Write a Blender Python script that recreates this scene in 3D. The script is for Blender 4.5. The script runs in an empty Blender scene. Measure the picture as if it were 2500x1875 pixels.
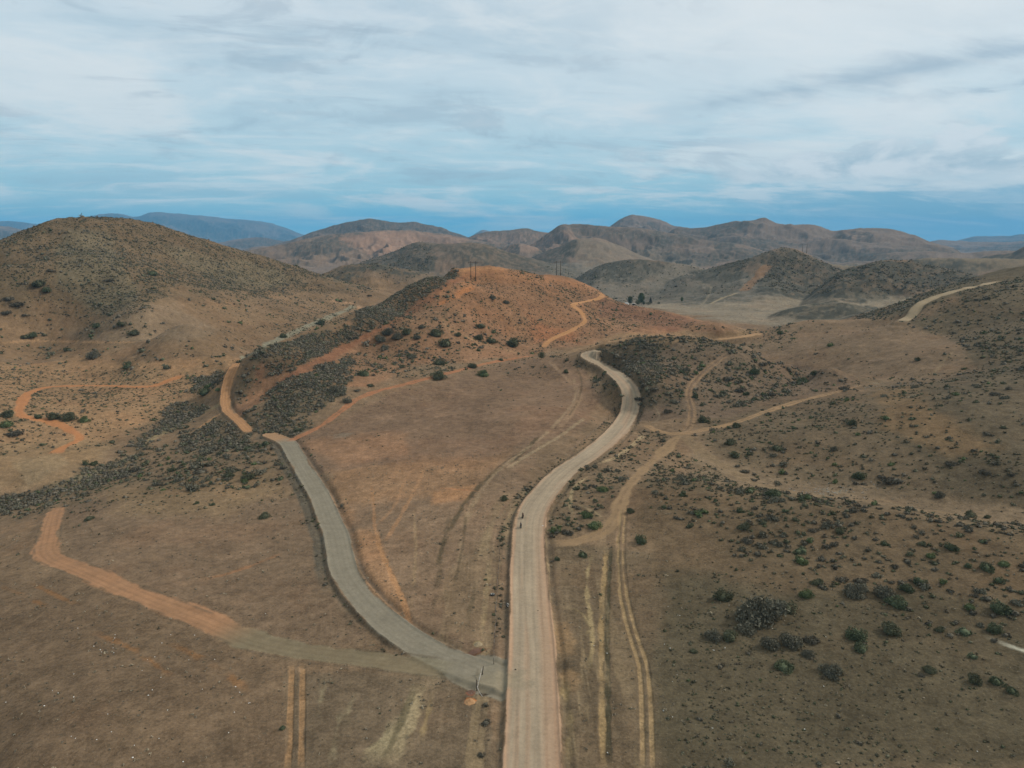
import bpy, math, random
import numpy as np
sc = bpy.context.scene
# ------------------------------------------------------------------ camera
F = 1735.0; CU = 1250.0; CV = 937.5; HC = 80.0; PITCH = math.radians(11.33)
cam_d = bpy.data.cameras.new('camera'); cam = bpy.data.objects.new('camera', cam_d)
sc.collection.objects.link(cam); sc.camera = cam
cam_d.sensor_width = 36.0; cam_d.lens = 36.0*F/2500.0
cam_d.clip_start = 0.5; cam_d.clip_end = 80000
cam.location = (0, 0, HC); cam.rotation_euler = (math.radians(90)-PITCH, 0, 0)
# ------------------------------------------------------------------ light
SUN_EL = math.radians(40); SUN_AZ = math.radians(78)      # azimuth measured from +Y towards +X
sun_d = bpy.data.lights.new('sun', 'SUN'); sun = bpy.data.objects.new('sun', sun_d)
sc.collection.objects.link(sun)
sun_d.energy = 2.7; sun_d.angle = math.radians(7); sun_d.color = (1.0, 0.95, 0.87)
sun.rotation_euler = (math.pi/2-SUN_EL, 0, math.pi-SUN_AZ)
sc.view_settings.view_transform = 'Standard'; sc.view_settings.look = 'None'
sc.view_settings.exposure = 0.0; sc.view_settings.gamma = 1.0
sc.view_settings.use_curve_mapping = False

def lin(c):
    c = np.asarray(c, float)/255.0
    return np.where(c <= 0.04045, c/12.92, ((c+0.055)/1.055)**2.4)

class NT:
    """small helper to write node trees"""
    def __init__(s, nt): s.nt = nt; s.n = nt.nodes; s.l = nt.links
    def new(s, t, **k):
        n = s.n.new(t)
        for a, b in k.items(): setattr(n, a, b)
        return n
    def put(s, sock, v):
        if isinstance(v, bpy.types.NodeSocket): s.l.new(v, sock)
        elif v is not None: sock.default_value = v
    def math(s, op, a, b=None, c=None, clamp=False):
        n = s.new('ShaderNodeMath', operation=op, use_clamp=clamp)
        for i, v in enumerate((a, b, c)): s.put(n.inputs[i], v)
        return n.outputs[0]
    def ramp(s, v, a, b, lo=0.0, hi=1.0, smooth=True):
        n = s.new('ShaderNodeMapRange', interpolation_type='SMOOTHSTEP' if smooth else 'LINEAR')
        for i, x in enumerate((v, a, b, lo, hi)): s.put(n.inputs[i], x)
        return n.outputs[0]
    def noise(s, vec, scale, detail=4, rough=0.55, dist=0.0):
        n = s.new('ShaderNodeTexNoise'); s.put(n.inputs['Vector'], vec)
        n.inputs['Scale'].default_value = scale; n.inputs['Detail'].default_value = detail
        n.inputs['Roughness'].default_value = rough; n.inputs['Distortion'].default_value = dist
        return n.outputs['Fac']
    def mix(s, f, a, b, mode='MIX'):
        n = s.new('ShaderNodeMix', data_type='RGBA', blend_type=mode)
        s.put(n.inputs[0], f); s.put(n.inputs[6], a); s.put(n.inputs[7], b)
        return n.outputs[2]
    def comb(s, x, y, z):
        n = s.new('ShaderNodeCombineXYZ')
        for i, v in enumerate((x, y, z)): s.put(n.inputs[i], v)
        return n.outputs[0]
def C4(c, k=1.0):
    c = lin(c)*k; return (float(c[0]), float(c[1]), float(c[2]), 1.0)

# ------------------------------------------------------------------ sky
W = bpy.data.worlds.new('World'); sc.world = W; W.use_nodes = True
w = NT(W.node_tree); w.n.clear()
out = w.new('ShaderNodeOutputWorld'); bg = w.new('ShaderNodeBackground'); w.l.new(bg.outputs[0], out.inputs[0])
SKY_S = 0.1; bg.inputs[1].default_value = SKY_S
sky = w.new('ShaderNodeTexSky', sky_type='NISHITA'); sky.sun_disc = False
sky.sun_elevation = SUN_EL; sky.sun_rotation = SUN_AZ; sky.air_density = 1.0; sky.dust_density = 0.6
tc = w.new('ShaderNodeTexCoord'); sp = w.new('ShaderNodeSeparateXYZ'); w.l.new(tc.outputs['Generated'], sp.inputs[0])
dx, dy, dz = sp.outputs
zc = w.math('MAXIMUM', dz, 0.0)
inv = w.math('DIVIDE', 1.0, w.math('ADD', zc, 0.13))
px = w.math('MULTIPLY', dx, inv); py = w.math('MULTIPLY', dy, inv)
# streaky cloud coordinates: long along one direction of the wind
sx = w.math('ADD', w.math('MULTIPLY', px, 0.75), w.math('MULTIPLY', py, 0.10))
sy = w.math('ADD', w.math('MULTIPLY', py, 1.0), w.math('MULTIPLY', px, -0.22))
v1 = w.comb(sx, sy, 0.3)
n1 = w.noise(v1, 0.85, 9, 0.60, 0.45)
v2 = w.comb(w.math('MULTIPLY', sx, 0.8), w.math('MULTIPLY', sy, 1.6), 4.7)
n2 = w.noise(v2, 1.9, 9, 0.64, 0.7)
n3 = w.noise(w.comb(w.math('MULTIPLY', dx, 1.0), w.math('MULTIPLY', dz, 2.6), w.math('MULTIPLY', sy, 0.2)), 6.5, 9, 0.64, 0.5)
K = 1.0/SKY_S
blue = w.mix(1.0, sky.outputs[0], (1, 1, 1, 1), 'MULTIPLY')
# veil of high cloud: colour follows the height above the horizon, as thin overcast does
vr = w.new('ShaderNodeValToRGB'); w.l.new(zc, vr.inputs[0])
stops = [(0.0, (126,198,226)), (0.028, (140,203,225)), (0.055, (162,211,226)), (0.10, (184,218,230)),
         (0.17, (202,224,233)), (0.28, (216,229,236)), (0.6, (214,224,228)), (1.0, (214,224,228))]
el = vr.color_ramp.elements
el[0].position = 0; el[0].color = C4(stops[0][1]); el[1].position = 1; el[1].color = C4(stops[-1][1])
for p, c in stops[1:-1]:
    e = el.new(p); e.color = C4(c)
veil = vr.outputs[0]
# clearer, bluer band low on the right
lowr = w.math('MULTIPLY', w.ramp(w.math('ADD', dx, w.math('MULTIPLY', w.math('SUBTRACT', n2, 0.5), 0.5)), 0.10, 0.48), w.ramp(w.math('ADD', zc, w.math('MULTIPLY', w.math('SUBTRACT', n2, 0.5), 0.05)), 0.095, 0.055))
veil = w.mix(w.math('MULTIPLY', lowr, 0.75), veil, C4((116,172,202)))
mid = w.math('MULTIPLY', w.ramp(zc, 0.075, 0.02), w.ramp(w.math('ABSOLUTE', w.math('ADD', dx, 0.03)), 0.42, 0.1))
veil = w.mix(w.math('MULTIPLY', mid, w.ramp(n1, 0.62, 0.40)), veil, C4((104,194,230)))
# dull grey-blue gaps and bright streaks
dark = w.math('MULTIPLY', w.ramp(n1, 0.50, 0.34), w.ramp(zc, 0.02, 0.08))
veil = w.mix(w.math('MULTIPLY', dark, 0.5), veil, C4((166,196,212)))
br = w.math('MULTIPLY', w.ramp(n1, 0.49, 0.62), w.ramp(zc, 0.01, 0.07, 0.25, 1.0))
veil = w.mix(w.math('MULTIPLY', br, 0.8), veil, C4((228,236,238)))
st = w.math('MULTIPLY', w.ramp(n2, 0.50, 0.70), w.ramp(zc, 0.0, 0.04, 0.3, 1.0))
veil = w.mix(w.math('MULTIPLY', st, 0.5), veil, C4((232,239,241)))
dk2 = w.math('MULTIPLY', w.ramp(n2, 0.46, 0.30), w.ramp(zc, 0.03, 0.09))
veil = w.mix(w.math('MULTIPLY', dk2, 0.42), veil, C4((164,184,198)))
mo = w.math('MULTIPLY', w.ramp(n3, 0.48, 0.66), w.ramp(zc, 0.0, 0.06, 0.25, 1.0))
veil = w.mix(w.math('MULTIPLY', mo, 0.42), veil, C4((236,242,243)))
mo2 = w.math('MULTIPLY', w.ramp(n3, 0.47, 0.33), w.ramp(zc, 0.03, 0.10))
veil = w.mix(w.math('MULTIPLY', mo2, 0.38), veil, C4((154,176,192)))
# brighter cloud towards the upper right, where the sun sits behind it
brr = w.math('MULTIPLY', w.ramp(dx, -0.15, 0.45), w.ramp(zc, 0.09, 0.28))
veil = w.mix(w.math('MULTIPLY', brr, 0.72), veil, C4((240,244,243)))
for (c0, sl_, wd_, x0, x1, st_) in ((0.165, 0.105, 0.013, 0.12, 0.32, 0.62), (0.156, 0.03, 0.007, 0.44, 0.56, 0.75), (0.122, 0.0, 0.005, 0.05, 0.14, 0.45)):
    off = w.math('SUBTRACT', w.math('SUBTRACT', dz, c0), w.math('MULTIPLY', w.math('SUBTRACT', dx, 0.19), sl_))
    off = w.math('ADD', w.math('ABSOLUTE', off), w.math('MULTIPLY', w.math('SUBTRACT', 0.5, n2), 0.075))
    sk = w.math('MULTIPLY', w.ramp(off, wd_*1.6, -wd_*0.5), w.ramp(dx, x0, x1))
    if c0 < 0.13: sk = w.math('MULTIPLY', sk, w.ramp(dx, 0.36, 0.22))
    veil = w.mix(w.math('MULTIPLY', sk, st_), veil, C4((150,176,194)))
# bank of cumulus low on the right
cx = w.math('SUBTRACT', dx, 0.46)
bx = w.math('MULTIPLY', cx, cx)
top = w.math('SUBTRACT', 0.124, w.math('MULTIPLY', bx, 1.1))
cn = w.noise(w.comb(w.math('MULTIPLY', dx, 1.0), w.math('MULTIPLY', dz, 2.2), 2.0), 13.0, 7, 0.62, 0.25)
edge = w.math('ADD', w.math('SUBTRACT', top, dz), w.math('MULTIPLY', w.math('SUBTRACT', cn, 0.52), 0.14))
cum = w.math('MULTIPLY', w.ramp(edge, -0.004, 0.014), w.ramp(w.math('ADD', dz, w.math('MULTIPLY', w.math('SUBTRACT', cn, 0.5), 0.05)), 0.066, 0.084))
cum = w.math('MULTIPLY', cum, w.math('MULTIPLY', w.ramp(dx, 0.22, 0.36), w.ramp(dx, 0.66, 0.56)))
cumc = w.mix(w.ramp(cn, 0.36, 0.62), C4((168,194,208)), C4((226,234,238)))
veil = w.mix(w.math('MULTIPLY', cum, 0.9), veil, cumc)
veilK = w.mix(1.0, veil, (K, K, K, 1), 'MULTIPLY')
final = w.mix(0.90, blue, veilK)
w.l.new(final, bg.inputs[0])

# ------------------------------------------------------------------ geometry helpers (a point of the photograph -> a bearing and slope)
SP, CP = math.sin(PITCH), math.cos(PITCH)
def ray(u, v):
    u = np.asarray(u, float); v = np.asarray(v, float)
    x = (u-CU)/F; y = (CV-v)/F
    Y = CP + y*SP; Z = -SP + y*CP
    return np.arctan2(x, Y), Z/np.hypot(x, Y)          # bearing, tan(elevation)
def project(X, Y, Z):
    Z = Z-HC
    zc_ = Y*CP - Z*SP
    yc = Y*SP + Z*CP
    zc_ = np.where(zc_ < 1, 1, zc_)
    return CU + F*X/zc_, CV - F*yc/zc_

# value noise on a hashed lattice
_rng = np.random.RandomState(7)
_T = _rng.rand(512, 512).astype(np.float32)
def vnoise(x, y, seed=0):
    x = x + seed*17.31; y = y + seed*9.77
    xi = np.floor(x); yi = np.floor(y)
    fx = (x-xi).astype(np.float32); fy = (y-yi).astype(np.float32)
    xi = xi.astype(np.int64) & 511; yi = yi.astype(np.int64) & 511
    x1 = (xi+1) & 511; y1 = (yi+1) & 511
    fx = fx*fx*fx*(fx*(fx*6-15)+10); fy = fy*fy*fy*(fy*(fy*6-15)+10)
    a = _T[xi, yi]; b = _T[x1, yi]; c = _T[xi, y1]; d = _T[x1, y1]
    return (a+(b-a)*fx)*(1-fy) + (c+(d-c)*fx)*fy
def fbm(x, y, lam, octv=4, gain=0.5, seed=0, ridged=False):
    s = 0; amp = 1; tot = 0; f = 1.0/lam
    for o in range(octv):
        n = vnoise(x*f+0.37*o*y*f*0.0, y*f, seed+o*3)
        x, y = x*0.8+y*0.6, y*0.8-x*0.6
        if ridged: n = 1-np.abs(2*n-1)
        s = s+amp*n; tot += amp; amp *= gain; f *= 2.03
    return s/tot                                        # 0..1

# ------------------------------------------------------------------ terrain: heights of the near ground, from surveyed points
# (u, v, height of the ground above the road)
PZ = [(0,1875,-3),(600,1875,-1),(1250,1875,0),(1800,1875,1),(2500,1875,3),
(0,1600,-5),(500,1600,-3),(900,1600,-1.5),(1280,1600,0),(1600,1600,.5),(2000,1600,3),(2500,1600,5),
(130,1340,-9),(400,1350,-6),(750,1350,-4.5),(1000,1350,-1),(1300,1300,0),(1500,1330,.5),(1800,1330,4),(2200,1330,8),(2500,1380,9),
(1579,1159,2),(1714,1180,5),(1922,1213,8),(2182,1242,10),(2500,1299,11),
(1665,1058,0),(1760,1135,-1),(1900,1190,-2),(2100,1205,-1),(2300,1240,1),(2500,1275,3),
(1600,1080,0),(1900,1060,4),(2200,1080,8),(2500,1150,10),(2400,1000,18),(2200,950,11),(2000,1000,5),
(2500,900,21),(2500,800,29),(2350,900,13),
(1850,811,4),(1905,796,9),(1960,787,14),(2030,781,15),(2190,790,19),(2300,812,20),(2100,860,8),(2120,925,4),(1960,860,3),(1860,840,1),(2250,870,14),
(1464,853,15),(1558,830,21),(1641,820,23),(1714,826,22),(1776,842,19),(1844,857,16),(1922,883,12),(2000,904,10),(2099,935,6),
(1550,950,7),(1700,960,5),(1900,960,3),(1640,880,14),(1520,900,9),
(1420,870,3),(1540,980,1),(1490,920,1.5),(1340,845,4),(1500,822,6),(1760,828,3),(1860,814,3),
(1130,860,8),(1250,820,10),(1000,900,6),(900,940,4),(760,900,8),(700,930,6),
(900,1000,-2),(1100,950,1),(1300,900,3),(1100,1100,-1),(900,1150,-3),(1000,1250,-2),(1200,1100,0),(1380,1000,1),
(700,1080,-6),(800,1030,-3.5),(600,1062,-9),(553,1000,-10),(557,927,-8),(577,888,-5),(640,960,-4),
(780,1220,-6),(640,1250,-8),(400,1200,-11),(200,1250,-12),(500,1130,-11),
(400,1065,-16),(250,1150,-19),(0,1235,-22),(480,1000,-14),(330,1000,-12),
(100,1150,-15),(0,1100,-14),(200,1000,-11),(300,900,-8),(0,920,-6),(450,860,-6),(100,840,-1),
(0,780,9),(1600,750,-20),(1850,755,-22),(1700,785,-13),(1500,745,-19),(2000,772,-15)]
# (u, v, distance)
PD = [(2300,703,770),(2400,680,800),(2500,650,800),(2500,685,730),(2235,752,618),(2195,790,575),(2262,737,632),(2300,722,648),(2350,708,668),(2400,697,690),(2445,687,715),(2430,668,880),
(1109,655,640),(1150,651,650),(1200,652,665),(1260,660,690),(1320,672,730),(1370,678,775),(1400,688,775),(1450,705,750),(1490,730,730),
(1560,748,700),(1640,766,670),(1700,785,640),(1760,805,600),
(1150,685,628),(1200,720,570),(1100,750,530),(1000,800,490),(1300,740,600),(1350,790,575),(1450,760,640),(1420,720,700),(1550,778,650),
(1080,690,610),(980,760,535),(860,850,475),
(1044,683,600),(963,720,562),(900,748,532),(800,793,490),(692,838,455),(630,867,435),
(200,700,720),(100,640,790),(300,620,830),(0,650,740),(0,612,850),(50,587,868),(102,555,885),(150,536,900),(195,531,920),(244,533,930),(297,534,940),
(338,542,945),(407,561,960),(488,586,980),(570,612,1000),(651,631,1020),(712,647,1035),(773,667,1045),(854,692,1050),(900,702,1050),
(200,600,850),(420,640,880),(550,680,900),(700,700,960),
(350,760,650),(500,700,780),(600,760,730),(700,740,840),(450,800,600),(800,720,950),(830,760,900)]
# (u at the horizon, distance, height): ground hidden behind the crests
PH = [(1109,740,5),(1200,780,8),(1300,840,2),(1370,900,-8),(1450,880,-15),(1560,820,-16),(1650,760,-12),
(1044,680,2),(963,640,-4),(900,620,-8),(800,580,-10),(692,540,-10),(620,510,-8),
(900,760,-12),(1000,800,-14),(800,680,-12),
(0,980,50),(102,1010,70),(195,1080,70),(297,1100,70),(407,1120,55),(488,1140,45),(570,1150,30),(651,1170,15),(773,1200,-5),(900,1200,-18),
(-400,700,60),(-400,1000,70),(-400,450,5),(-400,250,-15),(-400,130,-8),
(1500,500,4),(1641,510,2),(1714,500,0),(1776,482,-1),(1844,465,-1),(1922,440,0),(2000,425,1),
(1960,710,-4),(2030,730,0),(1850,720,-12),(2130,700,10),(1700,760,-12),(1780,740,-12),
(2800,800,45),(2800,500,32),(2800,300,14),(2800,120,4),
(1250,85,0),(600,60,-1),(1900,60,1),(-300,60,-3),(2800,60,3),(1250,40,0),(0,40,-2),(2500,40,2)]
for uu in range(-400, 2900, 300):
    PH += [(uu,1500,-24),(uu,2500,-32),(uu,6000,-40),(uu,24000,-40)]
for uu in (1000,1200,1400,1600,1800,2000): PH += [(uu,1150,-22)]
PH += [(2200,950,-10),(2350,1050,0),(2500,1050,20)]

th, r, zz = [], [], []
for u, v, z in PZ:
    a, t = ray(u, v); th.append(a); r.append((z-HC)/t); zz.append(z)
for u, v, d in PD:
    a, t = ray(u, v); th.append(a); r.append(d); zz.append(HC+d*t)
for u, d, z in PH:
    a, t = ray(u, 590); th.append(a); r.append(d); zz.append(z)
th = np.array(th, float); r = np.array(r, float); zz = np.array(zz, float)
PX = np.stack([th, np.log(r)], 1); val = zz/r
def tps(P, f, lam=2e-5):
    n = len(P); D = np.linalg.norm(P[:,None]-P[None], axis=2)
    Km = np.where(D > 0, D*D*np.log(np.maximum(D, 1e-12)), 0) + lam*np.eye(n)
    Q = np.c_[np.ones(n), P]; A = np.block([[Km, Q], [Q.T, np.zeros((3,3))]])
    s = np.linalg.solve(A, np.r_[f, 0, 0, 0])
    def ev(X):
        o = np.empty(len(X))
        for i in range(0, len(X), 20000):
            x = X[i:i+20000]; d = np.sqrt(((x[:,None]-P[None])**2).sum(2))
            k = np.where(d > 0, d*d*np.log(np.maximum(d, 1e-12)), 0)
            o[i:i+20000] = k@s[:n] + s[n] + x@s[n+1:]
        return o
    return ev
ev = tps(PX, val)

# grid in bearing and log distance (fine where the view looks, coarse elsewhere)
TH_IN = math.radians(40.5)
NA = 1180; NR = 1650
th_in = np.linspace(-TH_IN, TH_IN, NA)
th_out = TH_IN + (math.pi-TH_IN)*np.linspace(0, 1, 60)[1:]**1.3
TH = np.r_[-th_out[::-1], th_in, th_out]                # full circle, closed at +-pi
L0, L1 = math.log(18.0), math.log(24000.0)
q = np.r_[np.linspace(L0, math.log(84), 40)[:-1], np.linspace(math.log(84), math.log(1250), 1010)[:-1], np.linspace(math.log(1250), L1, NR-1048)]
LR = q; NR = len(LR); R = np.exp(LR)
def cubic(xc, x):
    """Catmull-Rom weights as sparse index/weight from a uniform coarse axis"""
    h = xc[1]-xc[0]; t = np.clip((x-xc[0])/h, 0, len(xc)-1.000001); i = np.floor(t).astype(int); f = t-i
    idx = np.clip(np.stack([i-1, i, i+1, i+2]), 0, len(xc)-1)
    wt = np.stack([-.5*f+f*f-.5*f**3, 1-2.5*f*f+1.5*f**3, .5*f+2*f*f-1.5*f**3, -.5*f*f+.5*f**3])
    return idx, wt
def up(H, ac, rc, a, rr):
    ia, wa = cubic(ac, a); ir, wr = cubic(rc, rr)
    T1 = sum(wa[k][:,None]*H[ia[k]] for k in range(4))
    return sum(wr[k][None]*T1[:, ir[k]] for k in range(4))
ac = np.linspace(-math.radians(46), math.radians(46), 190); rc = np.linspace(L0, L1, 420)
GA, GR = np.meshgrid(ac, rc, indexing='ij')
Hc = ev(np.stack([GA.ravel(), GR.ravel()], 1)).reshape(GA.shape)
tcl = np.clip(TH, ac[0], ac[-1])
Z = up(Hc, ac, rc, tcl, LR)*R[None]
outside = np.clip((np.abs(TH)-math.radians(46))/math.radians(50), 0, 1)
outside = (outside**2*(3-2*outside))[:,None]
Z = Z*(1-outside) + outside*(-2 - 20*np.clip((LR-4.5)/3, 0, 1))[None]
XX = np.sin(TH)[:,None]*R[None]; YY = np.cos(TH)[:,None]*R[None]
TT = np.broadcast_to(TH[:,None], XX.shape); LL = np.broadcast_to(LR[None], XX.shape)
inm = (np.abs(TH) < math.radians(46))
# hills and ranges as ridges: ((u,v) crest line, distance, front width, back width, foot height)
RID = [
 ('mid', [(1600,700),(1681,669),(1763,647),(1828,630),(1877,612),(1917,604),(1946,609),(1986,626),(2031,647),(2060,659),(2110,690),(2160,720)], 1470, .17,.10,-24),
 ('mid', [(2000,700),(2060,661),(2108,645),(2157,635),(2210,634),(2251,641),(2300,653),(2352,665),(2413,679),(2500,700)], 1250, .17,.12,-24),
 ('mid', [(740,690),(800,663),(849,645),(902,643),(983,655),(1052,669),(1120,690)], 1250, .10,.10,-22),
 ('mid', [(1380,700),(1435,662),(1492,640),(1553,631),(1614,636),(1695,650),(1760,675),(1800,700)], 1560, .10,.10,-24),
 ('low', [(1860,785),(1901,761),(1946,749),(2007,738),(2060,738),(2108,751),(2180,770)], 930, .075,.07,-24),
 ('mid', [(820,665),(898,635),(963,614),(995,598),(1028,589),(1085,594),(1146,591),(1190,596),(1227,610),(1288,627),(1329,638),(1378,652),(1450,670)], 1850, .16,.14,-26),
 ('mid', [(1180,640),(1223,606),(1268,594),(1309,604),(1340,630)], 2900, .10,.08,-28),
 ('mid', [(1240,660),(1309,622),(1370,598),(1410,582),(1451,580),(1512,598),(1553,618),(1620,640),(1720,655)], 2450, .18,.09,-28),
 ('mid', [(1900,665),(2000,640),(2080,650),(2291,628),(2373,630),(2500,632),(2700,630)], 2000, .08,.10,-26),
 ('mid', [(2380,650),(2397,628),(2434,620),(2467,617),(2500,602),(2600,580),(2750,570)], 2600, .09,.10,-28),
 ('far', [(520,640),(600,612),(680,597),(760,578),(830,568),(883,563),(983,561),(1085,570),(1146,581),(1250,600)], 3700, .22,.14,-35),
 ('far', [(1100,600),(1154,575),(1207,563),(1240,562),(1284,554),(1309,560),(1370,570),(1410,590)], 4300, .20,.12,-35),
 ('far', [(1290,600),(1345,563),(1378,547),(1418,545),(1488,550),(1532,554),(1614,564),(1695,577),(1746,586),(1828,600),(1885,616),(1950,640)], 3500, .22,.12,-32),
 ('far', [(2100,640),(2150,618),(2250,612),(2350,618),(2450,612),(2550,615)], 3600, .12,.10,-32),
 ('far', [(1640,606),(1720,582),(1790,574),(1850,584),(1900,596),(1960,606)], 3950, .13,.07,-34),
 ('far', [(1880,606),(1960,590),(2040,582),(2110,590),(2190,598),(2270,606)], 4000, .12,.06,-34),
 ('far', [(690,606),(760,588),(830,580),(900,577),(960,584),(1040,600)], 4700, .12,.08,-36),
 ('rng', [(430,600),(540,592),(620,580),(690,585),(780,598)], 9500, .14,.10,-40),
 ('rng', [(560,625),(610,606),(680,592),(730,578),(790,555),(830,545),(870,540),(900,533),(950,537),(1010,540),(1040,549),(1080,556),(1110,565),(1140,575),(1200,600)], 5600, .24,.14,-40),
 ('rng', [(1400,610),(1440,590),(1488,552),(1532,524),(1545,520),(1573,524),(1614,533),(1646,547),(1700,560),(1760,585)], 5900, .22,.14,-40),
 ('rng', [(1600,590),(1657,553),(1710,552),(1759,543),(1803,537),(1840,531),(1866,524),(1893,535),(1925,543),(1990,549),(2039,558),(2080,554),(2145,556),(2194,563),(2235,573),(2267,587),(2320,600)], 4500, .26,.13,-38),
 ('rng', [(2180,600),(2250,592),(2300,585),(2345,586),(2420,588),(2500,590),(2700,588)], 9000, .15,.13,-40),
 ('rng', [(2320,592),(2373,578),(2414,574),(2454,574),(2500,571),(2700,566)], 16500, .15,.12,-40),
 ('rng', [(1120,592),(1150,574),(1185,560),(1215,574),(1260,592)], 14000, .12,.10,-40),
 ('rng', [(100,560),(200,528),(265,517),(300,520),(325,526),(385,517),(430,519),(475,522),(520,526),(560,533),(600,534),(650,541),(690,553),(730,568),(800,590)], 20500, .20,.12,-40),
 ('rng', [(-300,540),(-100,530),(0,535),(60,541),(100,545),(130,543),(180,550),(260,560)], 22000, .12,.08,-40),
 ('rng', [(-300,530),(-100,535),(0,548),(30,553),(60,560),(110,578),(180,600)], 11000, .18,.12,-40),
]
Lcr = np.full(XX[inm].shape, 9.0)                       # log-distance to the nearest crest line
Zi = Z[inm].copy(); Xi = XX[inm]; Yi = YY[inm]; Ti = TT[inm]; Li = LL[inm]
kind_amp = {'mid': 0.050, 'low': 0.02, 'far': 0.060, 'rng': 0.070}
from_k = []
for k, (kd, line, dist, wf, wb, foot) in enumerate(RID):
    a = np.array([ray(u, v) for u, v in line])
    tl = a[:,0]
    # smooth interpolation of the crest slope along the bearing
    lo, hi = tl[0], tl[-1]
    cols = np.where((TH[inm] >= lo-0.03) & (TH[inm] <= hi+0.03))[0]
    if len(cols) == 0: continue
    tcx = TH[inm][cols]
    # monotone-ish cubic through the crest points
    def pchip(x, y, xq):
        h = np.diff(x); d = np.diff(y)/h; m = np.zeros(len(x))
        for i in range(1, len(x)-1):
            if d[i-1]*d[i] > 0: m[i] = 2*d[i-1]*d[i]/(d[i-1]+d[i])
        m[0] = d[0]; m[-1] = d[-1]
        i = np.clip(np.searchsorted(x, xq)-1, 0, len(x)-2); t = np.clip((xq-x[i])/h[i], 0, 1)
        return (2*t**3-3*t*t+1)*y[i]+(t**3-2*t*t+t)*h[i]*m[i]+(-2*t**3+3*t*t)*y[i+1]+(t**3-t*t)*h[i]*m[i+1]
    sl = pchip(tl, a[:,1], tcx)
    Ds = math.log(dist) + 0.09*(fbm(tcx*dist, tcx*0+k*31.0, dist*0.16, 3, 0.5, seed=40+k)-0.5)*(0.4 if kd == 'low' else 1)
    zcx = HC + np.exp(Ds)*sl
    # ragged crest
    rough = {'mid':0.0010,'low':0.0008,'far':0.0019,'rng':0.0026}[kd]
    zcx = zcx + np.exp(Ds)*rough*(fbm(tcx*dist, tcx*0+k*7.0, dist*0.035, 4, 0.6, seed=60+k)-0.5)*2
    endf = np.clip((tcx-lo+0.03)/0.03, 0, 1)*np.clip((hi+0.03-tcx)/0.03, 0, 1)
    hgt = np.maximum(zcx-foot, 0)*endf
    t = Li[cols]-Ds[:,None]
    wv = 1+0.35*(fbm(Xi[cols], Yi[cols], dist*0.09, 3, 0.5, seed=80+k)-0.5)*2*np.clip(np.abs(t)/wf, 0, 1)
    wd = np.where(t < 0, wf, wb)*wv
    s = np.abs(t)/wd
    prof = 0.55*np.exp(-s*s*1.1)+0.45/(1+2.2*s*s)
    prof *= np.clip(1-(s-2.2)/1.5, 0, 1)
    ridge = fbm(Xi[cols], Yi[cols], dist*(0.09 if kd in ('rng','far') else 0.085), 6, 0.54, seed=100+k, ridged=True)
    carve = (1-ridge)*np.clip(s*1.6, 0.06, 1)*prof*1.3
    zr = foot + hgt[:,None]*(prof - carve*(1.1 if kd in ('rng','far') else (0.36 if kd == 'mid' else 0.15)))
    kk = 0.0035*dist
    A = Zi[cols]
    mx = np.maximum(A, zr); df = np.abs(A-zr)
    Zi[cols] = np.where(hgt[:,None] > 0.5, mx + np.maximum(kk-df, 0)**2/(4*kk)*np.clip((zr-foot)/(0.2*hgt[:,None]+1e-6), 0, 1), A)
    Lcr[cols] = np.minimum(Lcr[cols], np.abs(t)+(1-endf[:,None]))
# gullies and small relief
amp = np.interp(Li[0], [math.log(80), math.log(250), math.log(450), math.log(900), math.log(3000), math.log(12000)], [0.25, 0.9, 3.0, 7.0, 14, 30])
lam = 0
g = fbm(Xi, Yi, 46.0, 4, 0.5, seed=3, ridged=True)
g2 = fbm(Xi, Yi, 7.0, 3, 0.5, seed=5)
g3 = fbm(Xi, Yi, 190.0, 4, 0.5, seed=11, ridged=True)
nearm = np.clip((Li-math.log(380))/0.7, 0, 1)*np.clip((math.log(2200)-Li)/0.8, 0, 1)
Zi += (g-0.6)*3.6*nearm*np.clip((Zi+16)/14, 0.05, 1)
Zi += (g2-0.5)*np.interp(Li[0], [math.log(70), math.log(200), math.log(900), math.log(5000)], [0.25, 0.8, 1.6, 4.0])[None]
Zi += (g3-0.6)*np.interp(Li[0], [math.log(1500), math.log(3000), math.log(12000)], [0, 22.0, 48.0])[None]*np.clip(Lcr/0.1, 0.1, 1)
Z[inm] = Zi
# ------------------------------------------------------------------ lookups on the terrain
def bilin(G, a, l):
    fi = np.clip(np.interp(a, TH, np.arange(len(TH))), 0, len(TH)-1.001); fj = np.clip(np.interp(l, LR, np.arange(NR)), 0, NR-1.001)
    i = fi.astype(int); j = fj.astype(int); x = fi-i; y = fj-j
    return (G[i,j]*(1-x)+G[i+1,j]*x)*(1-y)+(G[i,j+1]*(1-x)+G[i+1,j+1]*x)*y
def ground_z(x, y):
    return bilin(Z, np.arctan2(x, y), np.log(np.maximum(np.hypot(x, y), 18.5)))
def cast(u, v):
    """the ground point seen at a spot of the photograph"""
    a, t = ray(np.atleast_1d(u), np.atleast_1d(v)); P = []
    for aa, tt in zip(a, t):
        fi = np.interp(aa, TH, np.arange(len(TH))); i = int(fi); x = fi-i
        prof = Z[i]*(1-x)+Z[i+1]*x
        s = (prof-HC)/R
        k = np.argmax(s[60:] >= tt)+60
        if s[k] < tt: k = NR-1
        f = (tt-s[k-1])/(s[k]-s[k-1]+1e-12); d = R[k-1]+(R[k]-R[k-1])*np.clip(f, 0, 1)
        P.append((d*math.sin(aa), d*math.cos(aa), HC+d*tt))
    return np.array(P)
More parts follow.
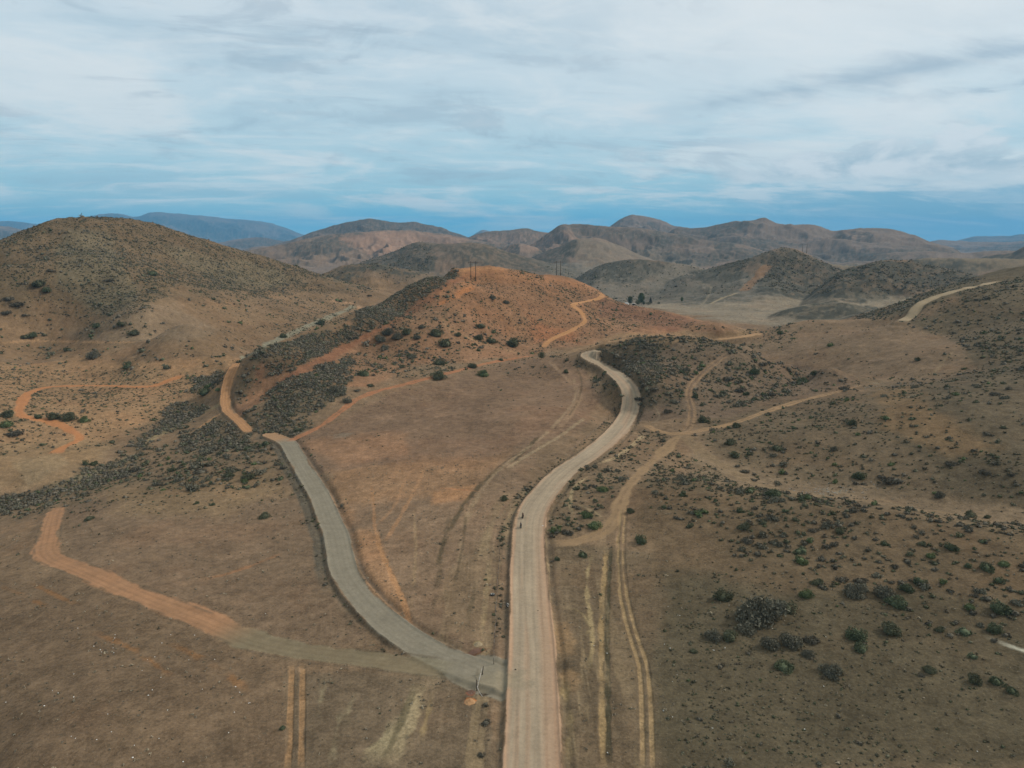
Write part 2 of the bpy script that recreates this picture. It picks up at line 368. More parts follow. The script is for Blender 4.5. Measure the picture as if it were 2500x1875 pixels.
def catmull(P, n=8):
    P = np.asarray(P, float); Q = np.vstack([2*P[0]-P[1], P, 2*P[-1]-P[-2]]); o = []
    for i in range(1, len(Q)-2):
        for t in np.linspace(0, 1, n, endpoint=False):
            a, b, c, d = Q[i-1:i+3]
            o.append(0.5*((2*b)+(c-a)*t+(2*a-5*b+4*c-d)*t*t+(3*b-a-3*c+d)*t**3))
    o.append(Q[-2]); return np.array(o)
def path(pts, smooth=3, step=1.5, extend=None):
    uv = catmull(pts); W3 = cast(uv[:,0], uv[:,1])
    keep = [0]
    for i in range(1, len(W3)):
        if np.linalg.norm(W3[i,:2]-W3[keep[-1],:2]) > 0.5: keep.append(i)
    W3 = W3[keep]
    if extend is not None: W3 = np.vstack([extend, W3])
    L = np.r_[0, np.cumsum(np.linalg.norm(np.diff(W3[:,:2], axis=0), axis=1))]
    n = max(3, int(L[-1]/step)); s = np.linspace(0, L[-1], n)
    P = np.stack([np.interp(s, L, W3[:,k]) for k in range(3)], 1)
    k = max(1, int(smooth/step)); ker = np.hanning(2*k+3)[1:-1]; ker /= ker.sum()
    Pp = np.vstack([np.repeat(P[:1], k, 0), P, np.repeat(P[-1:], k, 0)])
    if len(P) > 4*k:
        S = np.stack([np.convolve(Pp[:,c], ker, 'valid') for c in range(3)], 1); S[0] = P[0]; S[-1] = P[-1]; P = S
    return P
def lateral(P, margin):
    """signed distance from the path and distance along it, on the grid near the path"""
    lat = np.full(XX.shape, 1e3, np.float32); al = np.zeros(XX.shape, np.float32); zp = np.zeros(XX.shape, np.float32)
    a = np.arctan2(P[:,0], P[:,1]); rr = np.hypot(P[:,0], P[:,1]); acc = 0
    for i in range(len(P)-1):
        p, q_ = P[i], P[i+1]; e = q_[:2]-p[:2]; Ls = float(np.hypot(*e))
        if Ls < 1e-6: continue
        rm = min(rr[i], rr[i+1]); da = (margin+1)/rm
        i0, i1 = np.searchsorted(TH, [min(a[i], a[i+1])-da, max(a[i], a[i+1])+da])
        j0, j1 = np.searchsorted(R, [min(rr[i], rr[i+1])-margin-1, max(rr[i], rr[i+1])+margin+1])
        if i1 <= i0 or j1 <= j0: continue
        X = XX[i0:i1,j0:j1]-p[0]; Y = YY[i0:i1,j0:j1]-p[1]
        t = np.clip((X*e[0]+Y*e[1])/Ls**2, 0, 1); ex = X-t*e[0]; ey = Y-t*e[1]
        d = np.hypot(ex, ey); sg = np.sign(X*e[1]-Y*e[0])            # + on the right hand
        cur = lat[i0:i1,j0:j1]; m = d < np.abs(cur)
        cur[m] = (d*np.where(sg == 0, 1, sg))[m]; al[i0:i1,j0:j1][m] = (acc+t*Ls)[m]; zp[i0:i1,j0:j1][m] = (p[2]+t*(q_[2]-p[2]))[m]
        acc += Ls
    return lat, al, zp
def sstep(x, a, b):
    t = np.clip((x-a)/(b-a), 0, 1); return t*t*(3-2*t)

# ------------------------------------------------------------------ soil colours
EL = 1.02                                               # light on level ground under this sky
def alb(c): return lin(c)/EL*np.array([1,1,.92])
UU, VV = project(XX, YY, Z)
front = (np.abs(TT) < math.radians(46)) & (YY > 5)
jit1 = fbm(XX, YY, 30.0, 4, 0.55, seed=21)-0.5
jit2 = fbm(XX, YY, 30.0, 4, 0.55, seed=22)-0.5
def polymask(poly, d0, d1, feather, rag=1.0):
    P = np.array(poly, float); pad = feather*2.5
    m = front & (UU > P[:,0].min()-pad) & (UU < P[:,0].max()+pad) & (VV > P[:,1].min()-pad) & (VV < P[:,1].max()+pad)
    out_ = np.zeros(XX.shape, np.float32)
    rr = np.broadcast_to(R[None], XX.shape); m &= (rr > d0) & (rr < d1)
    idx = np.where(m)
    u = UU[idx]+jit1[idx]*feather*3*rag; v = VV[idx]+jit2[idx]*feather*2*rag
    dmin = np.full(u.shape, 1e9); ins = np.zeros(u.shape, bool)
    for i in range(len(P)):
        a, b = P[i], P[(i+1) % len(P)]; e = b-a; L2 = e@e+1e-9
        t = np.clip(((u-a[0])*e[0]+(v-a[1])*e[1])/L2, 0, 1)
        dmin = np.minimum(dmin, np.hypot(u-a[0]-t*e[0], v-a[1]-t*e[1]))
        c = ((a[1] > v) != (b[1] > v)) & (u < (b[0]-a[0])*(v-a[1])/(b[1]-a[1]+1e-12)+a[0]); ins ^= c
    sd = np.where(ins, dmin, -dmin)
    out_[idx] = sstep(sd, -feather/2, feather/2); return out_
COL = np.empty(XX.shape+(3,), np.float32)
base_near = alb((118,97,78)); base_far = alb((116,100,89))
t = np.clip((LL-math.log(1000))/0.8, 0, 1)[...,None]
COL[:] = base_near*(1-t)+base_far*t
def paint(mask, c, k=1.0):
    m = (mask*k)[...,None]; COL[:] = COL*(1-m)+alb(c)*m
SOIL = [
 # polygon, near, far, feather, colour as seen, strength
 ([(-200,1420),(130,1390),(600,1580),(700,1640),(700,1900),(-200,1900)],0,400,30,(107,88,71),1),
 ([(700,1640),(1180,1660),(1220,1900),(700,1900)],0,300,20,(105,89,73),1),
 ([(1360,1340),(1640,1340),(1700,1900),(1380,1900)],0,300,20,(104,88,71),1),
 ([(1600,1340),(2600,1330),(2600,1900),(1640,1900)],0,300,70,(86,76,61),1),
 ([(1560,1170),(1700,1190),(1930,1220),(2200,1250),(2600,1320),(2600,1480),(1900,1420),(1600,1380)],0,300,50,(103,85,67),.9),
 ([(1690,1100),(2600,1240),(2600,1310),(2182,1238),(1922,1209),(1690,1175)],195,420,20,(116,98,80),1),
 ([(1700,960),(2050,960),(2500,1040),(2600,1230),(2000,1180),(1750,1110)],200,500,40,(100,85,69),.95),
 ([(2100,940),(2200,800),(2400,700),(2600,640),(2600,1250),(2300,1180)],200,900,50,(92,80,65),.95),
 ([(2130,930),(2250,960),(2450,1080),(2300,1100),(2150,1000)],250,500,40,(120,96,72),.8),
 ([(1780,850),(1900,800),(2030,785),(2190,795),(2330,830),(2390,900),(2250,930),(2080,925),(1950,890)],380,650,25,(116,96,78),1),
 ([(1450,850),(1640,818),(1780,840),(2100,930),(1900,985),(1670,1050),(1560,1030),(1560,900)],330,520,18,(106,88,74),1),
 ([(150,1360),(170,1250),(500,1170),(740,1180),(790,1400),(860,1480),(900,1560),(720,1580),(400,1460)],0,360,25,(113,93,76),1),
 ([(250,1250),(300,1180),(640,1160),(720,1200),(560,1250)],0,360,30,(126,104,80),.7),
 ([(860,1300),(820,1200),(780,1120),(1000,1080),(1250,1100),(1330,1050),(1260,1300),(1240,1620),(1000,1540),(880,1400)],0,360,20,(120,98,80),1),
 ([(700,1080),(860,1000),(1000,950),(1250,885),(1400,880),(1480,960),(1420,1050),(1200,1120),(950,1140),(780,1160)],200,520,20,(117,94,77),1),
 ([(960,950),(1250,890),(1380,900),(1330,960),(1000,1000)],200,520,40,(107,86,70),.7),
 ([(720,1090),(860,1060),(1000,1060),(980,1110),(820,1130)],200,520,25,(140,106,82),.7),
 ([(800,1150),(960,1130),(1240,1110),(1200,1160),(1130,1220),(1000,1210),(860,1230),(830,1330),(800,1200)],0,400,26,(138,107,82),.75),
 ([(1060,1200),(1170,1180),(1150,1220),(1060,1230)],0,400,14,(158,116,84),.6),
 ([(850,1290),(900,1290),(960,1420),(1010,1530),(960,1500),(890,1430),(860,1350)],0,300,18,(148,112,84),.7),
 ([(1100,1400),(1210,1300),(1230,1500),(1190,1570),(1100,1530)],0,300,25,(124,104,83),.6),
 # left flats and left hill
 ([(-200,900),(300,860),(600,840),(560,930),(330,1050),(200,1120),(-200,1200)],250,620,30,(138,109,83),1),
 ([(-200,1060),(150,1080),(300,1080),(160,1180),(-200,1240)],230,400,25,(126,104,80),.6),
 ([(30,1120),(140,1100),(160,1130),(60,1190)],230,400,14,(140,122,98),.35),
 ([(-200,600),(195,520),(300,520),(650,620),(1000,700),(900,760),(620,880),(300,880),(-200,880)],480,1250,14,(120,97,76),1),
 ([(-200,600),(195,520),(300,520),(650,620),(900,690),(860,710),(700,700),(560,720),(340,740),(-200,740)],500,1250,20,(108,89,70),1),
 ([(150,560),(260,560),(330,700),(340,760),(230,760),(150,700)],500,1250,20,(110,98,80),.8),
 ([(400,600),(560,630),(700,660),(700,700),(560,700),(460,650)],500,1250,16,(114,101,82),.8),
 ([(340,740),(420,740),(540,800),(500,830),(250,840),(150,810)],450,950,22,(120,101,83),.9),
 ([(2130,775),(2300,700),(2500,625),(2600,625),(2600,720),(2440,692),(2330,722),(2225,762)],560,1400,8,(92,81,65),.95),
 # red hill
 ([(1110,650),(1300,655),(1420,680),(1620,755),(1800,806),(1650,815),(1400,850),(1330,860),(1000,900),(800,990),(660,1000),(600,1050),(560,1000),(640,900),(800,820),(960,720)],380,900,14,(130,98,76),1),
 ([(1100,650),(1300,655),(1420,680),(1500,740),(1480,800),(1300,830),(1180,800),(1100,740)],450,900,26,(134,98,74),.85),
 ([(1140,660),(1250,656),(1420,684),(1440,705),(1300,690),(1180,690),(1110,712)],560,900,10,(144,102,74),.8),
 ([(1270,770),(1380,800),(1400,840),(1310,830)],450,900,18,(148,98,70),.8),
 ([(1440,720),(1560,750),(1700,790),(1660,805),(1480,780)],520,900,14,(122,88,70),.9),
 ([(1146,672),(1110,690),(1060,730),(960,790),(860,850),(760,910),(640,985),(600,1010),(640,960),(720,905),(800,850),(900,785),(1000,725),(1080,680)],400,800,9,(128,90,69),.95),
 ([(620,900),(640,880),(700,870),(760,850),(720,890),(620,940)],380,560,10,(122,88,69),.9),
 ([(1380,860),(1480,820),(1740,808),(1860,800),(1860,822),(1740,835),(1500,846),(1440,858)],400,800,10,(132,106,82),.9),
 # floor of the valley and beyond
 ([(1480,745),(1560,748),(1900,800),(2100,790),(2240,720),(1830,712),(1700,735),(1560,738)],780,1500,12,(126,113,98),1),
 ([(1300,640),(1700,640),(2000,700),(1800,735),(1480,745),(1380,680)],1080,2400,12,(112,103,93),.95),
 ([(540,615),(700,590),(1000,580),(900,640),(700,650)],1400,5000,12,(120,100,84),.8),
 ([(800,575),(1000,562),(1150,580),(1120,610),(900,620)],2800,5000,12,(146,116,98),.85),
 ([(1150,570),(1400,560),(1420,600),(1300,650),(1180,620)],2800,5500,12,(136,112,98),.8),
 ([(1380,585),(1560,590),(1740,650),(1600,660),(1420,650)],1900,3200,12,(116,103,90),.8),
 ([(1900,625),(2500,625),(2600,660),(2100,670)],1600,3300,10,(116,102,84),.9),
]
for poly, d0, d1, fe, c, k in SOIL: paint(polymask(poly, d0, d1, fe), c, k)
# broad mottling, hue drift, fine grain
n_a = fbm(XX, YY, 60.0, 5, 0.55, seed=31); n_b = fbm(XX, YY, 14.0, 4, 0.6, seed=33); n_c = fbm(XX, YY, 2.4, 3, 0.6, seed=35)
n_d = fbm(XX, YY, 24.0, 5, 0.6, seed=37); n_f = fbm(XX, YY, 420.0, 5, 0.6, seed=39)
COL *= (1+0.36*(n_a-0.5)+0.42*(n_b-0.5)+0.36*(n_c-0.5))[...,None]
redd = sstep(n_d, 0.52, 0.72)[...,None]*0.22; gry = sstep(n_d, 0.46, 0.28)[...,None]*0.32
COL[:] = COL*(1-redd)+COL*np.array([1.18,0.97,0.86])*redd
COL[:] = COL*(1-gry)+COL*np.array([0.83,0.86,0.87])*gry
# scrub cover too small to stand out singly on the far hills, as dark foliage colour
SCR = [  # polygon, near, far, feather, cover
 ([(1681,668),(1800,635),(1917,602),(2060,655),(2157,633),(2260,640),(2420,680),(2300,700),(2100,735),(1900,725),(1840,715),(1880,650),(1830,640),(1800,690),(1700,690)],1000,1900,10,.85),
 ([(1870,770),(1950,748),(2030,736),(2110,748),(2250,765),(2200,780),(1990,782)],780,1100,8,.9),
 ([(870,640),(960,612),(1010,592),(1050,595),(1065,630),(1060,665),(1000,672),(920,665)],1100,2400,8,.75),
 ([(800,665),(850,643),(900,642),(880,680),(820,690)],900,1500,8,.7),
 ([(1330,590),(1370,596),(1400,600),(1370,635),(1330,640),(1290,640)],2000,2900,7,.75),
 ([(1440,662),(1500,636),(1640,634),(1620,660),(1560,690),(1480,690)],1200,1900,9,.65),
 ([(1380,548),(1440,545),(1500,556),(1600,565),(1700,590),(1660,600),(1560,590),(1480,578),(1400,580)],2800,4500,9,.5),
 ([(1600,560),(1640,575),(1640,605),(1595,605)],2800,4500,6,.75),
 ([(1740,585),(1800,592),(1790,615),(1750,612)],2800,4500,6,.7),
 ([(1690,625),(1755,622),(1750,648),(1700,650)],2000,4500,6,.75),
 ([(2380,640),(2470,617),(2520,598),(2600,600),(2600,640)],2100,3300,4,.8),
 ([(2160,640),(2320,630),(2430,650),(2420,662),(2250,650)],1500,2600,9,.55),
 ([(1980,610),(2070,612),(2060,635),(1990,632)],1500,9000,7,.5),
 ([(1560,700),(1800,700),(1830,740),(1580,740)],1050,1500,12,.45),
 ([(1350,650),(1450,655),(1440,700),(1360,690)],1050,1900,10,.45),
]
scr = np.zeros(XX.shape, np.float32)
nf1 = fbm(XX, YY, 90.0, 5, 0.6, seed=51)
for poly, d0, d1, fe, c in SCR: scr = np.maximum(scr, polymask(poly, d0, d1, fe)*c*(0.75+0.5*nf1))
farw = np.clip((LL-math.log(900))/0.6, 0, 1)
lam_r = np.exp(LL)
scr = np.maximum(scr, farw*sstep(n_f, 0.52, 0.66)*0.62)
n_g = fbm(XX, YY, 900.0, 5, 0.6, seed=55)
scr = np.maximum(scr, np.clip((LL-math.log(3000))/0.5, 0, 1)*sstep(n_g, 0.50, 0.62)*0.6)
AM = (LL > math.log(15000)); scr = np.where(AM, .15+.75*sstep(fbm(XX, YY, 1500.0, 5, .6, seed=58, ridged=True), .72, .5), scr)
# slopes facing left, away from the sun, painted darker with scrub colour for relief
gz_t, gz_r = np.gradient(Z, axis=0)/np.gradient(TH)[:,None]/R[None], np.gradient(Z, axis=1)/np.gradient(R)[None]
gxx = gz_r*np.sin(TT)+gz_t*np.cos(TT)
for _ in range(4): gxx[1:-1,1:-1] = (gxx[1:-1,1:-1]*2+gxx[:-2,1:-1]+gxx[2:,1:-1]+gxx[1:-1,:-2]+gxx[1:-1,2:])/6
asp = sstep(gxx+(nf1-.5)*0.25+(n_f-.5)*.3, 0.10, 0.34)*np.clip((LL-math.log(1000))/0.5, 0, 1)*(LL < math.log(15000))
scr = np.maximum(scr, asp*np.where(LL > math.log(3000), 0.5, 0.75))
hole = fbm(XX, YY, 9.0, 3, 0.65, seed=57)
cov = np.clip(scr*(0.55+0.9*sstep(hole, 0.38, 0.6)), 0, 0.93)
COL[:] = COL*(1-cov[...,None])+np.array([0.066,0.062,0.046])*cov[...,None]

# ------------------------------------------------------------------ roads and tracks
ROADM = np.zeros(XX.shape, np.float32); ROAD_ID = np.zeros(XX.shape, np.int8); NOVEG = np.zeros(XX.shape, np.float32)
def uv(pts, w_): return pts, w_
near_ext = lambda x: np.array([[x, 20, 0], [x, 40, 0], [x, 60, 0]], float)
ROADS = [
 # id, points, width, colour, shoulder softness, flatten, extend, kind
 (1, [(1300,1875),(1300,1750),(1300,1600),(1295,1500),(1291,1400),(1291,1300),(1299,1250),(1333,1200),(1382,1150),(1454,1100),(1509,1050),(1539,1000),(1541,960),(1522,930),(1486,900),(1447,880),(1431,868),(1433,862),(1450,857)], 9.0, (152,135,117), .35, 1, near_ext(3.0), 'main'),
 (2, [(1742,829),(1780,826),(1820,821),(1860,813)], 8, (156,124,94), .6, 1, None, 'plain'),
 (3, [(2445,687),(2400,697),(2350,708),(2300,722),(2260,737),(2237,752),(2232,765),(2222,776),(2198,788)], 7.5, (146,128,106), .6, 1, None, 'plain'),
 (4, [(1236,1656),(1182,1645),(1120,1622),(1050,1590),(990,1556),(938,1515),(888,1465),(856,1425),(838,1390),(829,1348),(819,1300),(805,1273),(791,1234),(772,1196),(748,1157),(725,1119),(712,1096),(698,1078),(660,1062)], 6.8, (126,117,104), .4, 1, None, 'grey'),
 (5, [(606,1052),(590,1035),(572,1018),(553,1000),(550,965),(557,927),(569,900),(577,888)], 4.8, (160,120,88), .6, 1, None, 'orange'),
 (6, [(1130,1638),(1000,1622),(900,1610),(800,1600),(711,1588),(615,1565),(500,1515),(384,1469),(307,1438),(231,1404),(173,1381),(131,1366),(111,1345),(117,1319),(122,1292),(132,1262),(142,1236)], 5.6, (156,116,88), .8, .7, None, 'orange2'),
 (7, [(700,1080),(740,1062),(790,1035),(830,1005),(870,975),(920,955),(990,938),(1060,920),(1130,902),(1200,885),(1270,873),(1310,868)], 3.6, (150,103,76), .6, .6, None, 'plain'),
 (8, [(1336,1327),(1400,1322),(1440,1315),(1480,1292),(1503,1265),(1513,1233),(1526,1200),(1556,1163),(1600,1120),(1640,1082),(1665,1060)], 3.5, (138,113,88), .8, .7, None, 'plain'),
 (9, [(1575,1036),(1595,1048),(1625,1057),(1665,1058),(1740,1045),(1800,1030),(1870,1005),(1950,980),(2030,960),(2105,940)], 3.1, (141,114,88), .6, .6, None, 'plain'),
 (10, [(1459,712),(1471,722),(1451,732),(1402,742),(1404,750),(1418,761),(1427,785),(1402,803),(1370,818),(1341,832),(1325,850)], 5.0, (166,122,86), .6, .6, None, 'plain'),
 (11, [(452,913),(420,926),(365,944),(269,942),(192,942),(115,946),(69,961),(50,990),(50,1012),(80,1022),(115,1027),(165,1046),(196,1070),(154,1092),(130,1110)], 5.0, (160,110,76), .8, .4, None, 'plain'),
 (12, [(1665,1060),(1710,1100),(1770,1140),(1840,1180),(1950,1204),(2100,1222),(2300,1252),(2500,1290)], 5.0, (124,104,82), .9, .3, None, 'faint'),
 (13, [(1668,1055),(1685,1040),(1690,1000),(1682,960),(1700,925),(1740,890),(1780,862)], 4.2, (128,104,82), .8, .3, None, 'twin'),
 (14, [(1539,1300),(1523,1238),(1516,1300),(1515,1383),(1526,1470),(1546,1550),(1567,1611),(1577,1688),(1581,1780),(1581,1900)][1:], 2.6, (146,122,92), .5, .3, None, 'twin'),
 (15, [(726,1612),(724,1723),(721,1800),(719,1900)], 3.4, (146,114,84), .5, .3, None, 'twin'),
]
PATHS = {}
def lay(rd):
    rid, pts, wdt, c, soft, flat, ext, kind = rd
    P = path(pts, smooth=8 if wdt > 5 else 4, extend=ext); PATHS[rid] = P
    lat, al, zp = lateral(P, wdt/2+5)
    near = np.abs(lat) < 900
    e = (fbm(XX[near], YY[near], 6.0, 3, 0.6, seed=200+rid)-0.5)*1.3+(fbm(XX[near], YY[near], 22.0, 2, 0.5, seed=210+rid)-.5)*1.4
    L = np.abs(lat[near])+e*soft*2.2; hw = wdt/2
    if kind == 'grey': L = L-3.0*sstep(al[near], 16, 2)          # the mouth flares where it meets the main road
    w_ = sstep(np.abs(lat[near]), hw+3.2, hw-0.2)*flat
    sl = np.broadcast_to(LL, XX.shape)[near]
    bank = 0
    if kind in ('main','grey','orange'):
        bank = -0.45*np.exp(-((np.abs(lat[near])-hw-1.2)/0.8)**2)      # shallow ditch
        bank = bank+0.30*np.exp(-((np.abs(lat[near])-hw-0.1)/0.35)**2) # graded windrow
    Z[near] = Z[near]*(1-w_)+(zp[near]+(0.7 if rid == 3 else 0.05))*w_+bank
    m = sstep(L, hw+soft*0.5, hw-soft*0.5)
    ends = sstep(al[near], 0, 6)*sstep(al[near], al[near].max(), al[near].max()-6) if kind in ('faint','twin','orange2','plain') else 1
    m = m*ends
    cc = np.broadcast_to(alb(c), (near.sum(), 3)).copy()
    ln = lat[near]; an = al[near]
    st = fbm(ln*1.0, an*0.035, 1.1, 4, 0.6, seed=230+rid)-0.5
    gr = fbm(XX[near], YY[near], 1.6, 3, 0.6, seed=250+rid)-0.5
    if kind == 'main':
        cc *= (1+0.46*st+0.14*gr)[:,None]
        side = sstep(ln, 0.8, 2.6)*sstep(an, 205, 120)*0.55+sstep(np.abs(ln), 3.3, 4.3)*0.45+0.35*sstep(fbm(ln, an*0.03, 1.6, 3, 0.5, seed=270)-0.02*an*0, 0.56, 0.7)
        side = np.clip(side, 0, .85)[:,None]
        cc = cc*(1-side)+alb((164,131,108))*side*(1+0.2*st)[:,None]
        for o in (-2.6,-1.1,1.0,2.5): cc *= (1-0.12*np.exp(-((ln-o-0.25*np.sin(an*0.03+o))/0.28)**2))[:,None]
    elif kind == 'grey':
        cc *= (1+0.16*st+0.22*gr)[:,None]
        tan = (sstep(al[near], al[near].max()-22, al[near].max()-10))[:,None]
        cc = cc*(1-tan)+alb((150,118,92))*tan
        for o in (-1.9,-0.5,0.7,1.9): cc *= (1-0.08*np.exp(-((ln-o)/0.22)**2))[:,None]
    elif kind == 'orange':
        cc *= (1+0.3*st+0.2*gr)[:,None]
        for o in (-1.6,0,1.5): cc *= (1-0.22*np.exp(-((ln-o)/0.25)**2))[:,None]
    elif kind == 'orange2':
        g = sstep(an, 62, 48)[:,None]
        cc = cc*(1-g)+alb((122,112,92))*g
        cc *= (1+0.35*st+0.25*gr)[:,None]
        for o in (-1.7,-0.3,1.4): cc *= (1-0.16*np.exp(-((ln-o-0.3*np.sin(an*0.05))/0.25)**2))[:,None]
        m = m*(0.82+0.36*(fbm(XX[near], YY[near], 5, 3, .6, seed=290)-.5))*(0.75+0.25*sstep(an, 40, 70))
    elif kind == 'twin':
        hg = 0.30*wdt; wr = 0.16*wdt
        tw = np.maximum(sstep(np.abs(ln+e*0.25+hg), wr+0.12, wr-0.12), sstep(np.abs(ln+e*0.25-hg), wr+0.12, wr-0.12))
        m = m*tw*(0.8+0.5*gr); cc *= (1+0.25*gr)[:,None]
        Z[near] -= 0.20*tw*ends
    elif kind == 'faint': m = m*0.6; cc *= (1+0.2*st)[:,None]
    else:                                                # two wheel paths with a weedy strip between
        cc *= (1+0.25*st+0.15*gr)[:,None]
        if wdt < 4.5: m = m*(1-0.55*np.exp(-((ln-0.2*e)/(0.16*wdt))**2)*sstep(fbm(XX[near], YY[near], 5, 2, .5, seed=296), .3, .5))
    m = np.clip(m, 0, 1).astype(np.float32)
    COL[near] = COL[near]*(1-m[:,None])+cc*m[:,None]
    if kind in ('main','grey','orange'):
        v = np.exp(-((np.abs(ln)-hw-1.0)/0.8)**2)*(0.25+0.5*sstep(e, -0.15, 0.2))*(0.75 if kind != 'orange' else .4)
        COL[near] = COL[near]*(1-v[:,None])+np.array([0.085,0.072,0.050])*v[:,None]
    if kind == 'grey':                                   # overgrown ditch on the left of the side road, bare cut bank on its right
        dt = sstep(np.abs(ln+hw+2.3+e*0.8), 1.9, 0.8)*sstep(an, 50, 75)*sstep(an, 250, 200)*0.75
        COL[near] = COL[near]*(1-dt[:,None])+np.array([0.082,0.074,0.054])*dt[:,None]
        dt = sstep(np.abs(ln-hw-1.0-e*0.5), 0.7, 0.2)*sstep(an, 20, 60)*0.5
        COL[near] = COL[near]*(1-dt[:,None])+np.array([0.10,0.075,0.055])*dt[:,None]
    if kind == 'orange2':
        dt = sstep(np.abs(np.abs(ln)-hw-0.3-e*0.4), 0.55, 0.15)*0.55*sstep(fbm(XX[near], YY[near], 4, 2, .5, seed=295), .35, .6)
        COL[near] = COL[near]*(1-dt[:,None])+np.array([0.105,0.078,0.05])*dt[:,None]; Z[near] += 0.12*dt
    NOVEG[near] = np.maximum(NOVEG[near], sstep(np.abs(lat[near]), hw+0.5, hw-0.2)*ends)
    rid_ok = kind not in ('twin','faint')
    if rid_ok:
        k = np.zeros(XX.shape, bool); k[near] = (m > 0.5) & (L < hw+soft); ROAD_ID[k] = rid
for rd in (ROADS[3:]+ROADS[:3]): lay(rd)
# thin worn lines and drag marks in the soil
def line(pts, wdt, c, k=0.7, rag=0.3, cut=0.0, brk=0.0, sd=0):
    P = path(pts, smooth=2, step=2.0); lat, al, zp = lateral(P, wdt+1.5)
    near = np.abs(lat) < 900
    e = fbm(XX[near], YY[near], 3.0, 3, 0.6, seed=300+sd)-0.5
    m = sstep(np.abs(lat[near])+e*rag*2, wdt/2+rag*.6, wdt/2-rag*.6)*k
    m *= sstep(al[near], 0, 8)*sstep(al[near], al[near].max(), al[near].max()-8)
    if brk: m *= sstep(fbm(XX[near], YY[near], 9.0, 2, 0.5, seed=330+sd), 0.5-0.3*(1-brk)-.1, 0.62-.3*(1-brk))
    m = m*(1-NOVEG[near]*0.9)
    m = np.clip(m*1.3, 0, .95)
    COL[near] = COL[near]*(1-m[:,None])+alb(c)*m[:,None]
    if cut: Z[near] -= cut*m/k
